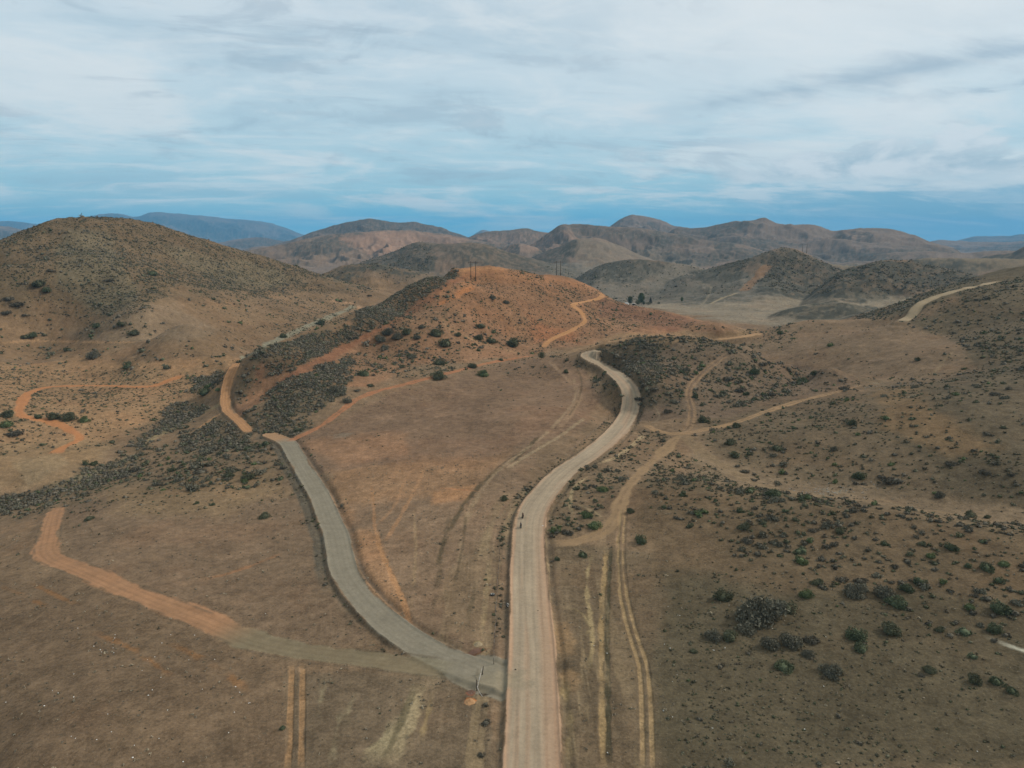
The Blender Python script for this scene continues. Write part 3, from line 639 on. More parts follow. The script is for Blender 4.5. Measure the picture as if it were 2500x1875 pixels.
LINES = [
 ([(1481,1334),(1473,1444),(1469,1525),(1470,1688),(1473,1890)],1.1,(144,120,88),.8,.4,.2,.3),
 ([(1492,1325),(1486,1444),(1482,1525),(1484,1688),(1488,1890)],0.8,(66,62,48),.6,.3,.1,0),
 ([(1034,1654),(1007,1723),(977,1800),(945,1890)],3.2,(146,129,103),.75,.9,0,.5),
 ([(992,1735),(950,1790),(919,1838),(885,1890)],3.0,(142,127,101),.7,.9,0,.5),
 ([(1020,1660),(985,1750),(950,1830),(925,1890)],1.1,(90,80,62),.6,.6,0,.4),
 ([(1060,1680),(1040,1760),(1010,1890)],0.9,(142,120,88),.5,.5,0,.6),
 ([(920,1290),(925,1330),(950,1390),(985,1470),(1005,1530)],1.2,(158,118,86),.8,.4,.05,0),
 ([(905,1180),(912,1230),(915,1290),(925,1330)],1.0,(150,113,84),.6,.4,0,.2),
 ([(1040,1140),(1000,1220),(960,1290),(935,1330)],1.3,(150,114,86),.65,.5,0,.2),
 ([(1010,1140),(985,1180),(960,1240),(900,1300)],1.0,(148,112,84),.4,.5,0,.4),
 ([(1010,1240),(1015,1330),(1010,1420),(1000,1500)],0.8,(142,118,92),.5,.4,0,.4),
 ([(1100,1250),(1085,1320),(1070,1420),(1050,1520)],1.2,(90,76,60),.45,.6,0,.5),
 ([(1320,1060),(1270,1110),(1200,1160),(1140,1220),(1110,1270),(1080,1330),(1065,1400)],1.5,(78,68,52),.6,.7,.1,.4),
 ([(1400,920),(1405,970),(1370,1020),(1320,1070),(1240,1130),(1180,1190),(1140,1270),(1120,1400)],1.4,(142,120,97),.5,.6,0,.3),
 ([(1340,880),(1370,910),(1415,960),(1400,1000),(1360,1050)],2.6,(140,114,92),.5,.6,0,.2),
 ([(1400,880),(1420,930),(1410,980),(1385,1020)],1.1,(88,74,58),.5,.5,0,.3),
 ([(1300,1090),(1230,1130),(1150,1210),(1130,1330),(1105,1450)],0.8,(84,71,56),.5,.4,0,.3),
 ([(1430,1020),(1350,1075),(1290,1110),(1230,1150)],1.6,(146,126,102),.5,.6,0,.3),
 ([(1060,1190),(1120,1195),(1180,1200)],1.2,(160,112,80),.7,.4,0,.2),
 ([(720,1340),(640,1370),(560,1400),(470,1420)],1.3,(140,100,72),.5,.5,.05,.3),
 ([(0,1430),(60,1455),(120,1485)],1.2,(132,94,62),.5,.6,0,.4),
 ([(70,1420),(140,1455),(200,1480)],1.2,(132,94,62),.5,.6,0,.4),
 ([(220,1540),(290,1570),(350,1600),(430,1660)],1.3,(132,94,62),.45,.7,0,.5),
 ([(400,1565),(480,1600),(560,1650),(620,1700)],1.5,(132,94,62),.45,.7,0,.5),
 ([(1407,1210),(1393,1215),(1397,1260),(1399,1200),(1420,1180)][2:],0.6,(140,120,92),.4,.3,0,0),
 ([(1398,1262),(1392,1225),(1402,1190),(1440,1160)],1.1,(150,130,102),.85,.3,0,0),
 ([(1402,1226),(1430,1240),(1460,1255),(1482,1275)],0.9,(146,126,100),.75,.3,0,0),
 ([(1575,1060),(1540,1090),(1500,1118),(1450,1135)],2.0,(156,134,106),.8,.5,.1,0),
 ([(1580,1040),(1610,1018),(1590,980)],0.9,(120,104,86),.5,.3,0,0),
 ([(0,838),(81,832),(180,834),(285,836),(380,832)],2.0,(150,118,90),.7,.5,0,.1),
 ([(1077,768),(1093,801),(1150,826),(1207,846),(1290,868)],3.4,(142,110,84),.75,.7,0,.1),
 ([(1095,745),(1085,765),(1082,785)],2.2,(78,68,52),.5,.7,0,.3),
 ([(1110,690),(1080,715),(1072,745)],4.0,(150,106,76),.5,.7,0,.2),
 ([(1803,714),(1763,728),(1734,742)],6,(142,126,104),.7,1,0,0),
 ([(1700,690),(1735,700),(1725,730),(1712,745)],4,(128,116,100),.5,1,0,0),
 ([(1881,645),(1862,660),(1850,675),(1835,690),(1815,712)],17,(126,98,76),.9,3,0,0),
 ([(2330,855),(2300,885),(2285,905),(2240,925)],2.0,(126,106,84),.6,.6,0,.1),
 ([(2105,940),(2170,930),(2240,915),(2300,905)],2.4,(122,102,82),.5,.8,0,.2),
 ([(2120,1210),(2300,1262),(2500,1310)],1.6,(128,108,84),.5,.8,0,.3),
 ([(600,868),(700,820),(790,780),(880,742)],7.0,(126,120,104),.7,2.0,0,.1),
 ([(800,735),(850,740),(880,752),(900,765)],9.0,(158,124,98),.6,2.0,0,.1),
 ([(345,1085),(430,1040),(500,1005),(550,980)],4.0,(142,126,96),.75,1.2,0,.1),
 ([(120,1190),(220,1160),(290,1130),(340,1105)],4.0,(136,126,104),.7,1.4,0,.2),
 ([(550,1003),(520,1020),(480,1050),(465,1065)],2.5,(158,120,86),.7,.7,0,.1),
 ([(2395,1548),(2425,1560),(2450,1572),(2475,1582),(2520,1594),(2640,1600)],1.2,(176,170,156),.7,.5,0,0),
 ([(1840,800),(1850,812),(1850,822)],2.0,(140,112,84),.6,.8,0,0),
 ([(1448,1345),(1432,1420),(1440,1500),(1446,1570),(1438,1650)],.7,(150,130,98),.6,.5,0,.3),
 ([(1360,1486),(1395,1482),(1425,1500),(1440,1530),(1425,1570)],.7,(148,128,96),.6,.6,0,.3),
 ([(1365,1500),(1380,1560),(1385,1640),(1390,1720)],3.0,(138,110,82),.5,1.4,0,.5),
 ([(1372,1640),(1384,1720),(1388,1800),(1392,1880)],1.0,(140,120,88),.6,.8,0,.5),
 ([(795,1640),(788,1690),(770,1760)],.9,(140,126,102),.6,.8,0,.6),
 ([(842,1720),(822,1780),(812,1880)],1.0,(142,128,104),.6,.9,0,.6),
 ([(872,1680),(850,1740),(835,1800)],.8,(136,122,98),.5,.8,0,.6),
 ([(1170,1400),(1150,1480),(1140,1540)],.8,(88,76,60),.5,.5,0,.3),
 ([(1195,1380),(1185,1470),(1175,1560)],1.0,(140,120,92),.45,.6,0,.5),
 ([(1110,660),(1160,656),(1250,656)],7.0,(156,114,82),.5,1.5,0,.1),
 ([(1170,676),(1260,674),(1330,676)],5.0,(154,110,80),.4,1.5,0,.2),
 ([(1160,700),(1130,712),(1100,728),(1060,750)],5.0,(170,112,74),.6,1.5,0,.3),
]
for i, a in enumerate(LINES): line(*a, sd=i)
# combed ground either side of the road (raked dry grass running with the road)
lat, al, zp = lateral(path([(1300,1875),(1300,1750),(1300,1600),(1295,1500),(1291,1400),(1291,1300),(1299,1250),(1333,1200),(1382,1150),(1454,1100)], smooth=8, extend=near_ext(3.0)), 30)
near = (np.abs(lat) < 900) & (ROAD_ID == 0) & (NOVEG < .5)
cb = fbm(lat[near], al[near]*0.035, 1.5, 4, 0.6, seed=401)-0.5
wv = sstep(np.abs(lat[near]), 27, 8)*sstep(al[near], 240, 150)
COL[near] *= (1+0.65*cb*wv)[:,None]
sto = sstep(fbm(lat[near]*1.0, al[near]*0.10, 2.6, 4, 0.65, seed=405), 0.55, 0.72)*wv*0.65
COL[near] = COL[near]*(1-sto[:,None])+alb((138,118,93))*sto[:,None]
# pale litter and chalky spots
def spot(u, v, rad, c, k=0.9, dh=0.0, asp=1.0, rot=0.0, rag=.4):
    p = cast(u, v)[0]; a = math.atan2(p[0], p[1]); rr = math.hypot(p[0], p[1]); m_ = rad*max(asp, 1)*2.2
    i0, i1 = np.searchsorted(TH, [a-m_/rr, a+m_/rr]); j0, j1 = np.searchsorted(R, [rr-m_, rr+m_])
    X = XX[i0:i1,j0:j1]-p[0]; Y = YY[i0:i1,j0:j1]-p[1]; cr, sr = math.cos(rot), math.sin(rot)
    d = np.hypot((X*cr+Y*sr)/asp, -X*sr+Y*cr)/rad+(fbm(XX[i0:i1,j0:j1], YY[i0:i1,j0:j1], rad, 3, .6, seed=9)-.5)*rag*2
    m = sstep(d, 1.1, 0.7)*k
    COL[i0:i1,j0:j1] = COL[i0:i1,j0:j1]*(1-m[...,None])+alb(c)*m[...,None]
    if dh: Z[i0:i1,j0:j1] += dh*np.exp(-(np.maximum(d, 0)**2)*1.2)
    return p
spot(1164,1589,1.1,(92,62,46),.8,-0.35,2.2,0.25)
spot(1148,1712,1.0,(172,108,64),.9,0.0,1.2)
spot(1150,1690,0.9,(128,78,62),.8,-0.3)
spot(1232,1668,3.2,(142,128,108),.45,0,1.6,0.2,.9)
spot(1205,1655,4,(128,118,102),.4,0,1.6,0.1,.9)
spot(1166,1570,0.9,(150,132,98),.7,0.0)
spot(1180,1693,0.6,(58,44,34),.9,-0.5,1.3)
spot(840,1062,3.0,(134,122,108),.35,0,2.0,0,1.2)
for u, v in ((2140,935),(2160,942),(2180,952),(2205,960),(2125,925),(2225,968)): spot(u, v, 1.6, (130,126,114), .3, 0, 2.0, 0.3, 1.6)
for u, v in ((2020,1195),(2040,1203),(2060,1199),(2005,1207)): spot(u, v, 1.2, (128,122,110), .3, 0, 2.0, 0.3, 1.6)
COL[:] = np.clip(COL, 0.012, 0.75)

# density of the rest, per 100 square metres: (polygon, near, far, feather, low scrub, grey thicket, leafy, size)
VEG = [
 ([(1600,1400),(2600,1400),(2600,1900),(1640,1900)],0,300,60,26,.1,.1,.45),
 ([(1900,1340),(2200,1330),(2600,1420),(2600,1720),(2300,1560),(2050,1430),(1880,1420)],0,260,40,11,.7,.7,.9),
 ([(1400,1640),(1620,1400),(1700,1900),(1420,1900)],0,300,40,4,0,0,.4),
 ([(-100,1380),(860,1400),(1230,1660),(1230,1900),(-100,1900)],0,300,40,2.2,0,0,.34),
 ([(1560,1170),(1700,1190),(1930,1220),(2200,1248),(2600,1310),(2600,1480),(2000,1440),(1700,1300),(1600,1240)],0,260,30,13,.7,.7,.95),
 ([(1830,1220),(2100,1240),(2150,1340),(2000,1380),(1820,1330)],0,260,30,16,1.2,1.0,1.05),
 ([(1570,1150),(1714,1176),(1922,1207),(2182,1238),(2520,1290),(2520,1320),(2182,1262),(1922,1226),(1714,1204),(1590,1180)],150,250,8,26,1.5,1.5,1.1),
 ([(1570,1100),(1650,1100),(1730,1130),(1800,1180),(1640,1165),(1560,1150)],150,330,10,20,.5,.4,.9),
 ([(1420,1120),(1520,1080),(1640,1070),(1560,1150),(1500,1240),(1420,1290),(1350,1330),(1340,1230)],0,400,14,10,.8,.9,.95),
 ([(1560,1050),(1630,1065),(1640,1080),(1570,1110),(1500,1130),(1540,1090)],150,400,8,22,.6,.6,.9),
 ([(1450,850),(1560,826),(1660,822),(1650,880),(1625,960),(1600,1000),(1520,990),(1490,930),(1460,885)],330,520,19,20,26,1.2,.8),
 ([(1620,822),(1720,828),(1780,842),(1900,875),(2100,935),(1960,960),(1800,1000),(1680,1030),(1610,980)],330,520,14,9,3.6,1.0,1.0),
 ([(1660,818),(1780,838),(1925,882),(2099,930),(2099,940),(1922,895),(1776,852),(1660,830)],350,520,5,22,4,.6,1.1),
 ([(1940,900),(2090,925),(2080,955),(1960,950)],330,520,10,6,.6,.8,1.2),
 ([(1640,1010),(1760,990),(1760,1060),(1650,1060)],200,500,20,3,.1,.2,.9),
 ([(1700,1060),(2050,960),(2500,1040),(2600,1230),(2000,1190),(1750,1130)],200,500,30,7,.4,.5,.95),
 ([(1980,980),(2150,1000),(2450,1130),(2380,1160),(2150,1090),(2000,1040)],200,500,20,12,.3,.4,.9),
 ([(2110,930),(2200,880),(2330,840),(2400,860),(2600,900),(2600,1150),(2400,1090),(2200,990)],200,700,30,4.0,.3,.12,1.0),
 ([(2190,800),(2230,760),(2330,720),(2440,690),(2600,660),(2600,930),(2400,870),(2330,830)],380,1000,14,6.5,.6,.1,1.3),
 ([(2000,700),(2420,680),(2300,715),(2210,760),(2200,785),(2050,770)],600,1300,12,12,2.5,.05,1.2),
 ([(1780,815),(1850,800),(1960,785),(2010,800),(1980,850),(1880,860),(1800,850)],420,760,12,5.5,.9,.7,1.15),
 ([(1960,785),(2190,790),(2400,870),(2400,900),(2100,920),(1900,900)],420,760,20,1.0,.08,.04,.9),
 ([(1900,735),(2250,700),(2330,725),(2215,765),(2110,748),(2000,738)],780,1200,10,4,1.2,.1,1.2),
 # left
 ([(300,1090),(560,1060),(640,1080),(700,1120),(760,1200),(600,1215),(450,1200),(300,1190),(200,1230),(-100,1300),(-100,1230),(200,1180)],200,450,14,11,1.6,.9,1.15),
 ([(250,1200),(700,1190),(800,1290),(500,1260),(150,1290)],200,400,20,5,.1,.15,.75),
 ([(-100,1235),(120,1190),(250,1135),(330,1110),(335,1150),(240,1185),(130,1215),(-100,1275)],230,420,17,12,44,2.2,.8),
 ([(318,1085),(345,1030),(420,990),(505,985),(515,1000),(450,1040),(380,1070),(330,1095)],280,480,16,12,44,1.5,.76),
 ([(395,955),(450,925),(540,905),(548,935),(470,965),(400,975)],330,600,15,12,38,1.5,.76),
 ([(440,1060),(520,1020),(570,1030),(620,1062),(600,1090),(500,1100),(430,1095)],260,460,17,10,32,1.2,.78),
 ([(590,1010),(640,1000),(760,1040),(740,1062),(650,1062),(610,1045)],260,460,17,9,20,1.2,.8),
 ([(646,990),(660,950),(720,925),(800,890),(870,868),(890,890),(850,930),(820,970),(740,1015),(650,1020)],330,520,17,12,46,1.0,.75),
 ([(1109,655),(1060,676),(963,718),(900,746),(800,791),(692,836),(630,865),(600,885),(640,925),(700,905),(800,860),(881,817),(963,773),(1003,748),(1064,704),(1101,679)],380,660,14,20,52,1.2,.75),
 ([(600,880),(650,890),(640,950),(590,990),(570,950)],380,560,8,6,3,.5,1.2),
 ([(560,885),(480,915),(520,900),(630,865),(600,895)],380,560,6,9,4,.5,1.2),
 ([(860,870),(1000,750),(1080,700),(1200,720),(1330,800),(1320,860),(1000,930),(820,1000)],400,700,14,9,1.8,1.0,1.0),
 ([(1080,690),(1180,670),(1400,690),(1560,750),(1700,790),(1560,800),(1400,840),(1300,860),(1200,800),(1100,740)],450,900,12,12,.5,.3,.9),
 ([(1250,655),(1330,672),(1330,690),(1200,670)],600,800,5,9,.3,.3,1.1),
 ([(1400,695),(1520,745),(1640,775),(1780,805),(1700,812),(1580,770),(1440,712)],500,800,7,8,.2,.2,1.1),
 ([(1130,860),(1290,840),(1330,900),(1400,950),(1300,930),(1150,905)],400,560,12,4.5,.1,.2,1.0),
 ([(1330,860),(1420,870),(1490,940),(1520,970),(1500,1000),(1450,950),(1420,900),(1380,900)],300,560,8,6,.5,.4,1.1),
 ([(-200,600),(195,525),(300,525),(650,625),(900,695),(880,720),(700,715),(560,740),(430,690),(330,790),(-200,790)],480,1300,14,14,.9,.08,1.2),
 ([(150,560),(260,560),(380,700),(370,760),(260,770),(150,700)],480,1300,14,15,2.0,0,1.2),
 ([(540,620),(720,660),(700,720),(600,730),(520,690)],480,1300,12,15,1.5,0,1.2),
 ([(430,690),(640,720),(880,720),(860,790),(640,860),(560,850),(520,790)],480,1200,14,4.6,.25,.15,1.2),
 ([(-200,770),(330,770),(560,830),(640,870),(450,910),(200,900),(-200,880)],430,900,16,1.5,.7,.12,1.3),
 ([(-200,850),(260,850),(420,870),(560,870),(440,920),(-200,880)],400,900,16,2.0,.8,.2,1.3),
 ([(-200,880),(300,900),(470,915),(480,960),(330,1040),(300,1085),(200,1100),(-200,1120)],250,600,14,10.0,.2,.35,1.05),
 ([(260,940),(420,930),(400,1040),(320,1080),(230,1080)],250,600,14,9.0,.1,.25,1.05),
 # beyond
 ([(1681,668),(1800,635),(1917,602),(2060,655),(2157,633),(2260,640),(2420,680),(2300,700),(2100,735),(1900,725),(1840,715),(1880,650),(1830,640),(1800,690),(1700,690)],1000,1900,8,3,3.2,.02,1.3),
 ([(1870,775),(1950,748),(2030,736),(2110,748),(2250,765),(2200,780),(1990,782)],780,1100,9,9,20,.1,1.15),
 ([(870,640),(960,612),(1010,592),(1050,595),(1065,630),(1060,665),(1000,672),(920,665)],1100,2400,8,1.2,1.6,.02,1.6),
 ([(740,690),(850,643),(983,655),(1052,669),(900,720)],900,1500,8,2.5,.6,.1,1.6),
 ([(1300,640),(1700,640),(1900,700),(1850,740),(1480,745),(1380,680)],1080,1800,10,.7,.25,.02,1.7),
 ([(1480,745),(1560,748),(1900,800),(2100,790),(2240,720),(1830,712)],780,1500,8,.06,.01,0,1.3),
]
def cell_area():
    da = np.gradient(TH); dr = np.gradient(R); return da[:,None]*(R*dr)[None]
AREA = cell_area()
UU, VV = project(XX, YY, Z)
jit1 = fbm(XX, YY, 16.0, 4, 0.65, seed=71)-0.5; jit2 = fbm(XX, YY, 16.0, 4, 0.65, seed=72)-0.5
D3 = np.zeros((3,)+XX.shape, np.float32); SZ = np.ones(XX.shape, np.float32)
for poly, d0, d1, fe, a_, b_, c_, sz in VEG:
    m = polymask(poly, d0, d1, fe)
    D3[0] = D3[0]*(1-m)+a_*m; D3[1] = D3[1]*(1-m)+b_*m; D3[2] = D3[2]*(1-m)+c_*m; SZ = SZ*(1-m)+sz*m
base0 = front & (D3[0] < .5) & (LL < math.log(1300)); D3[0][base0] = .5; SZ[base0] = .6
clump = fbm(XX, YY, 9.0, 4, 0.62, seed=75); clump2 = fbm(XX, YY, 38.0, 3, 0.55, seed=77)
cl = sstep(clump, 0.40, 0.62)*(0.25+1.5*sstep(clump2, 0.35, 0.65))*1.25
dense = np.clip(D3[0]/10, 0, 1); D3 *= (cl*(1-dense*0.5)+dense*0.5)[None]*np.array([1.8,1.9,1.6])[:,None,None]*(1-NOVEG)[None]*(ROAD_ID == 0)
# strips of weeds along the main road and the grey side road
for rid, lo, hi, s0, s1, dn in ((1,-8.5,-5.2,175,520,22),(1,5.4,7.5,170,330,12),(1,5.2,8.5,330,520,8),(4,4.2,7.5,60,260,5),(4,-6.5,-3.6,0,200,10),(1,-8.3,-6.4,60,210,15),(1,-6.4,-4.9,60,300,7)):
    lat, al, zp = lateral(PATHS[rid], 10); m = (lat > lo) & (lat < hi) & (al > s0) & (al < s1) & (ROAD_ID == 0)
    D3[0][m] = np.maximum(D3[0][m], dn*(0.3+1.4*cl[m])); SZ[m] = .8
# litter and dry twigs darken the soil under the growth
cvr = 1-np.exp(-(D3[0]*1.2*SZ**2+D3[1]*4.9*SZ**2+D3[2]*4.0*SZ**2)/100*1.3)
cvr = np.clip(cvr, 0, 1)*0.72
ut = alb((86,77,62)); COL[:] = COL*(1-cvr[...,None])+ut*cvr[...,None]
COL[:] = np.clip(COL, 0.012, 0.75)

# ------------------------------------------------------------------ ground meshes (one grid, cut into ground, hills and roads)
def new_mesh(name, V, Fq, col=None, smooth=True):
    me = bpy.data.meshes.new(name); V = np.asarray(V, np.float32); Fq = np.asarray(Fq, np.int32)
    me.vertices.add(len(V)); me.vertices.foreach_set('co', V.ravel())
    n = Fq.shape[1]; me.loops.add(Fq.size); me.loops.foreach_set('vertex_index', Fq.ravel())
    me.polygons.add(len(Fq)); me.polygons.foreach_set('loop_start', np.arange(0, Fq.size, n, dtype=np.int32))
    me.polygons.foreach_set('loop_total', np.full(len(Fq), n, np.int32))
    if smooth: me.polygons.foreach_set('use_smooth', np.ones(len(Fq), bool))
    if col is not None:
        at = me.color_attributes.new('soil', 'FLOAT_COLOR', 'POINT')
        c4 = np.ones((len(V), 4), np.float32); c4[:,:3] = col; at.data.foreach_set('color', c4.ravel())
    me.update(calc_edges=True); me.validate() if False else None
    return me
def link(name, me, mat=None, parent=None, **props):
    o = bpy.data.objects.new(name, me); sc.collection.objects.link(o)
    if mat is not None and me is not None and len(me.materials) == 0: me.materials.append(mat)
    if parent is not None: o.parent = parent
    for k, v in props.items(): o[k] = v
    return o
def ground_mat(name, bump=0.5, speck=1.0, gravel=False):
    m = bpy.data.materials.new(name); m.use_nodes = True; t = NT(m.node_tree); t.n.clear()
    o = t.new('ShaderNodeOutputMaterial'); b = t.new('ShaderNodeBsdfPrincipled'); t.l.new(b.outputs[0], o.inputs[0])
    b.inputs['Roughness'].default_value = 1.0; b.inputs['Specular IOR Level'].default_value = 0.08
    at = t.new('ShaderNodeAttribute'); at.attribute_name = 'soil'; col = at.outputs['Color']
    g = t.new('ShaderNodeNewGeometry'); P = g.outputs['Position']
    f1 = t.noise(P, 1.7, 6, 0.72); f2 = t.noise(P, 0.42, 5, 0.65); f3 = t.noise(P, 0.05, 6, 0.65)
    k = t.math('ADD', t.math('MULTIPLY', t.math('SUBTRACT', f1, 0.5), 1.7*speck), t.math('MULTIPLY', t.math('SUBTRACT', f2, 0.5), 1.2*speck))
    k = t.math('ADD', k, t.math('MULTIPLY', t.math('SUBTRACT', f3, 0.5), 0.6*speck))
    k = t.math('ADD', k, 1.0)
    kk = t.comb(k, k, k)
    col = t.mix(1.0, col, kk, 'MULTIPLY')
    if not gravel:
        # small dark tufts and dry straw scattered in the soil
        tf = t.noise(P, 0.9, 3, 0.6, 0.5); tfm = t.math('MULTIPLY', t.ramp(tf, 0.60, 0.70), 0.40*speck)
        col = t.mix(tfm, col, (0.055, 0.050, 0.034, 1))
        sf = t.noise(P, 2.6, 3, 0.6, 0.4); sfm = t.math('MULTIPLY', t.ramp(sf, 0.62, 0.72), 0.30*speck)
        col = t.mix(sfm, col, (0.36, 0.29, 0.19, 1))
    t.l.new(col, b.inputs['Base Color'])
    bp = t.new('ShaderNodeBump'); bp.inputs['Strength'].default_value = bump; bp.inputs['Distance'].default_value = 0.25
    hh = t.math('ADD', f1, t.math('MULTIPLY', f2, 2.0)); t.l.new(hh, bp.inputs['Height']); t.l.new(bp.outputs[0], b.inputs['Normal'])
    return m
M_GROUND = ground_mat('dry soil', 0.6, 1.0); M_HILL = ground_mat('hill soil', 0.8, 0.8); M_ROAD = ground_mat('graded gravel', 0.25, 0.35, True)
nA = len(TH); idx = np.arange(nA*NR).reshape(nA, NR)
Q = np.stack([idx[:-1,:-1], idx[:-1,1:], idx[1:,1:], idx[1:,:-1]], -1)
qz = np.stack([ROAD_ID[:-1,:-1], ROAD_ID[:-1,1:], ROAD_ID[1:,1:], ROAD_ID[1:,:-1]], -1)
fid = np.where((qz == qz[...,:1]).all(-1), qz[...,0], 0)
seg = np.where(R[None,:-1]*np.ones((nA-1,1)) > 2200, 100, 0)
fid = np.where((fid == 0) & (seg == 100), 100, fid)
V = np.stack([XX, YY, Z], -1).reshape(-1, 3); Cc = COL.reshape(-1, 3)
def piece(mask): 
    f = Q[mask]; u, invx = np.unique(f, return_inverse=True)
    return V[u], invx.reshape(f.shape), Cc[u]
NAMES = {0:('ground',M_GROUND,'bare brown and red soil with dry grass rolling across the whole valley'), 100:('distant_hills',M_HILL,'bare brown and bluish mountain ranges along the horizon'),
 1:('main_road',M_ROAD,'wide pale graded gravel road running up the middle and curving right'),
 2:('dirt_road',M_ROAD,'short tan stretch of road reappearing behind the dark shrubby knoll'),
 3:('dirt_road',M_ROAD,'far pale road curving over the slope at the right edge'),
 4:('gravel_road',M_ROAD,'grey gravel side road leaving the gate and curving up to the left'),
 5:('dirt_road',M_ROAD,'short rutted orange road climbing over the ridge between dark thickets'),
 6:('dirt_road',M_ROAD,'broad orange dirt track crossing the brown field at the lower left'),
 7:('dirt_track',M_ROAD,'narrow red track rising to the right across the foot of the red hill'),
 8:('dirt_track',M_ROAD,'tan track leaving the right side of the main road and bending uphill'),
 9:('dirt_track',M_ROAD,'narrow orange track rising right along the foot of the shrubby knoll'),
 10:('dirt_track',M_ROAD,'orange track winding up the right shoulder of the red hill'),
 11:('dirt_track',M_ROAD,'orange track looping over the scrub flats on the far left')}
for k, (nm, mt, lb) in NAMES.items():
    mk = fid == k
    if not mk.any(): continue
    v_, f_, c_ = piece(mk); me = new_mesh(nm, v_, f_, c_); link(nm, me, mt, kind='structure', label=lb)
# ------------------------------------------------------------------ vegetation
def mat_simple(name, col, rough=0.9, attr=False, var=0.0, trans=0.0, metal=0.0, nscale=6.0):
    m = bpy.data.materials.new(name); m.use_nodes = True; t = NT(m.node_tree); b = t.n['Principled BSDF']
    b.inputs['Roughness'].default_value = rough; b.inputs['Specular IOR Level'].default_value = 0.2; b.inputs['Metallic'].default_value = metal
    c = (col[0], col[1], col[2], 1)
    if attr:
        a = t.new('ShaderNodeAttribute'); a.attribute_name = 'soil'; c = a.outputs['Color']
    g = t.new('ShaderNodeNewGeometry'); n = t.noise(g.outputs['Position'], nscale, 4, 0.6)
    oi = t.new('ShaderNodeObjectInfo')
    k = t.math('ADD', 1.0-0.5*var, t.math('MULTIPLY', n, var))
    if not attr: k = t.math('MULTIPLY', k, t.math('ADD', 0.85, t.math('MULTIPLY', oi.outputs['Random'], 0.3)))
    t.l.new(t.mix(1.0, c, t.comb(k, k, k), 'MULTIPLY'), b.inputs['Base Color'])
    return m
M_SCRUB = mat_simple('scrub leaves', (0,0,0), attr=True, var=0.6, nscale=1.5)
M_GREEN = mat_simple('green leaves', (0.088,0.100,0.054), var=0.9, nscale=2.0)
M_BRIGHT = mat_simple('fresh green leaves', (0.105,0.128,0.056), var=0.9, nscale=2.0)
M_OLIVE = mat_simple('olive leaves', (0.095,0.096,0.055), var=0.9, nscale=2.0)
M_GREY = mat_simple('bare grey twigs', (0.140,0.128,0.090), var=0.8, nscale=2.0)
M_DARK = mat_simple('dark scrub twigs', (0.105,0.092,0.066), var=0.8, nscale=2.0)
M_WOOD = mat_simple('shrub wood', (0.09,0.07,0.05), var=0.6)
rs = np.random.RandomState(11)
ICO_V = np.array([(0,0,1),(.894,0,.447),(.276,.851,.447),(-.724,.526,.447),(-.724,-.526,.447),(.276,-.851,.447),(.724,.526,-.447),(-.276,.851,-.447),(-.894,0,-.447),(-.276,-.851,-.447),(.724,-.526,-.447),(0,0,-1)])
ICO_F = np.array([(0,1,2),(0,2,3),(0,3,4),(0,4,5),(0,5,1),(1,6,2),(2,7,3),(3,8,4),(4,9,5),(5,10,1),(2,6,7),(3,7,8),(4,8,9),(5,9,10),(1,10,6),(6,11,7),(7,11,8),(8,11,9),(9,11,10),(10,11,6)])
def leaf_tris(n, size, shell=0.75, flat=0.7, clumps=6, upright=0.0, seed=0, spread=0.45):
    """leaf-sized triangles in clumps through a dome of radius 1"""
    q_ = np.random.RandomState(seed)
    cc_ = q_.normal(size=(clumps, 3)); cc_ /= np.linalg.norm(cc_, axis=1)[:,None]; cc_[:,2] = np.abs(cc_[:,2])
    cc_ *= q_.uniform(0.35, 0.72, (clumps, 1))
    k = q_.randint(0, clumps, n)
    d = q_.normal(size=(n, 3)); d /= np.linalg.norm(d, axis=1)[:,None]
    p = cc_[k] + d*spread*q_.uniform(0.55, 1.0, (n, 1)); p[:,2] = np.abs(p[:,2])*flat
    a = q_.normal(size=(n, 3)); a[:,2] += upright; a /= np.linalg.norm(a, axis=1)[:,None]
    b = np.cross(a, q_.normal(size=(n, 3))); b /= np.linalg.norm(b, axis=1)[:,None]
    s = size*q_.uniform(0.6, 1.4, (n, 1))
    V_ = np.stack([p-a*s*0.6-b*s*0.4, p-a*s*0.2+b*s*0.5, p+a*s*0.8], 1).reshape(-1, 3)
    return V_, np.arange(3*n).reshape(-1, 3)
def core(rad, flat, seed):
    q_ = np.random.RandomState(seed); v_ = ICO_V*rad*q_.uniform(0.75, 1.15, (12, 1)); v_[:,2] = v_[:,2]*flat+rad*flat*0.45
    return v_, ICO_F
def join(*parts):
    Vs, Fs, o = [], [], 0
    for v_, f_ in parts: Vs.append(v_); Fs.append(f_+o); o += len(v_)
    return np.vstack(Vs), np.vstack(Fs)
def tubes(segs, sides=5):
    """tapered tubes: list of (p, q, r0, r1)"""
    Vs, Fs, o = [], [], 0
    for p, q_, r0, r1 in segs:
        p = np.array(p, float); q_ = np.array(q_, float); d = q_-p; d /= np.linalg.norm(d)+1e-9
        a = np.cross(d, [0,0,1] if abs(d[2]) < .9 else [1,0,0]); a /= np.linalg.norm(a); b = np.cross(d, a)
        ang = np.linspace(0, 2*np.pi, sides, endpoint=False)
        ring = np.cos(ang)[:,None]*a+np.sin(ang)[:,None]*b
        Vs += [p+ring*r0, q_+ring*r1, p[None], q_[None]]
        for k in range(sides):
            k2 = (k+1) % sides; Fs += [(o+k,o+k2,o+sides+k2),(o+k,o+sides+k2,o+sides+k),(o+2*sides,o+k2,o+k),(o+2*sides+1,o+sides+k,o+sides+k2)]
        o += 2*sides+2
    return np.vstack(Vs), np.array(Fs)
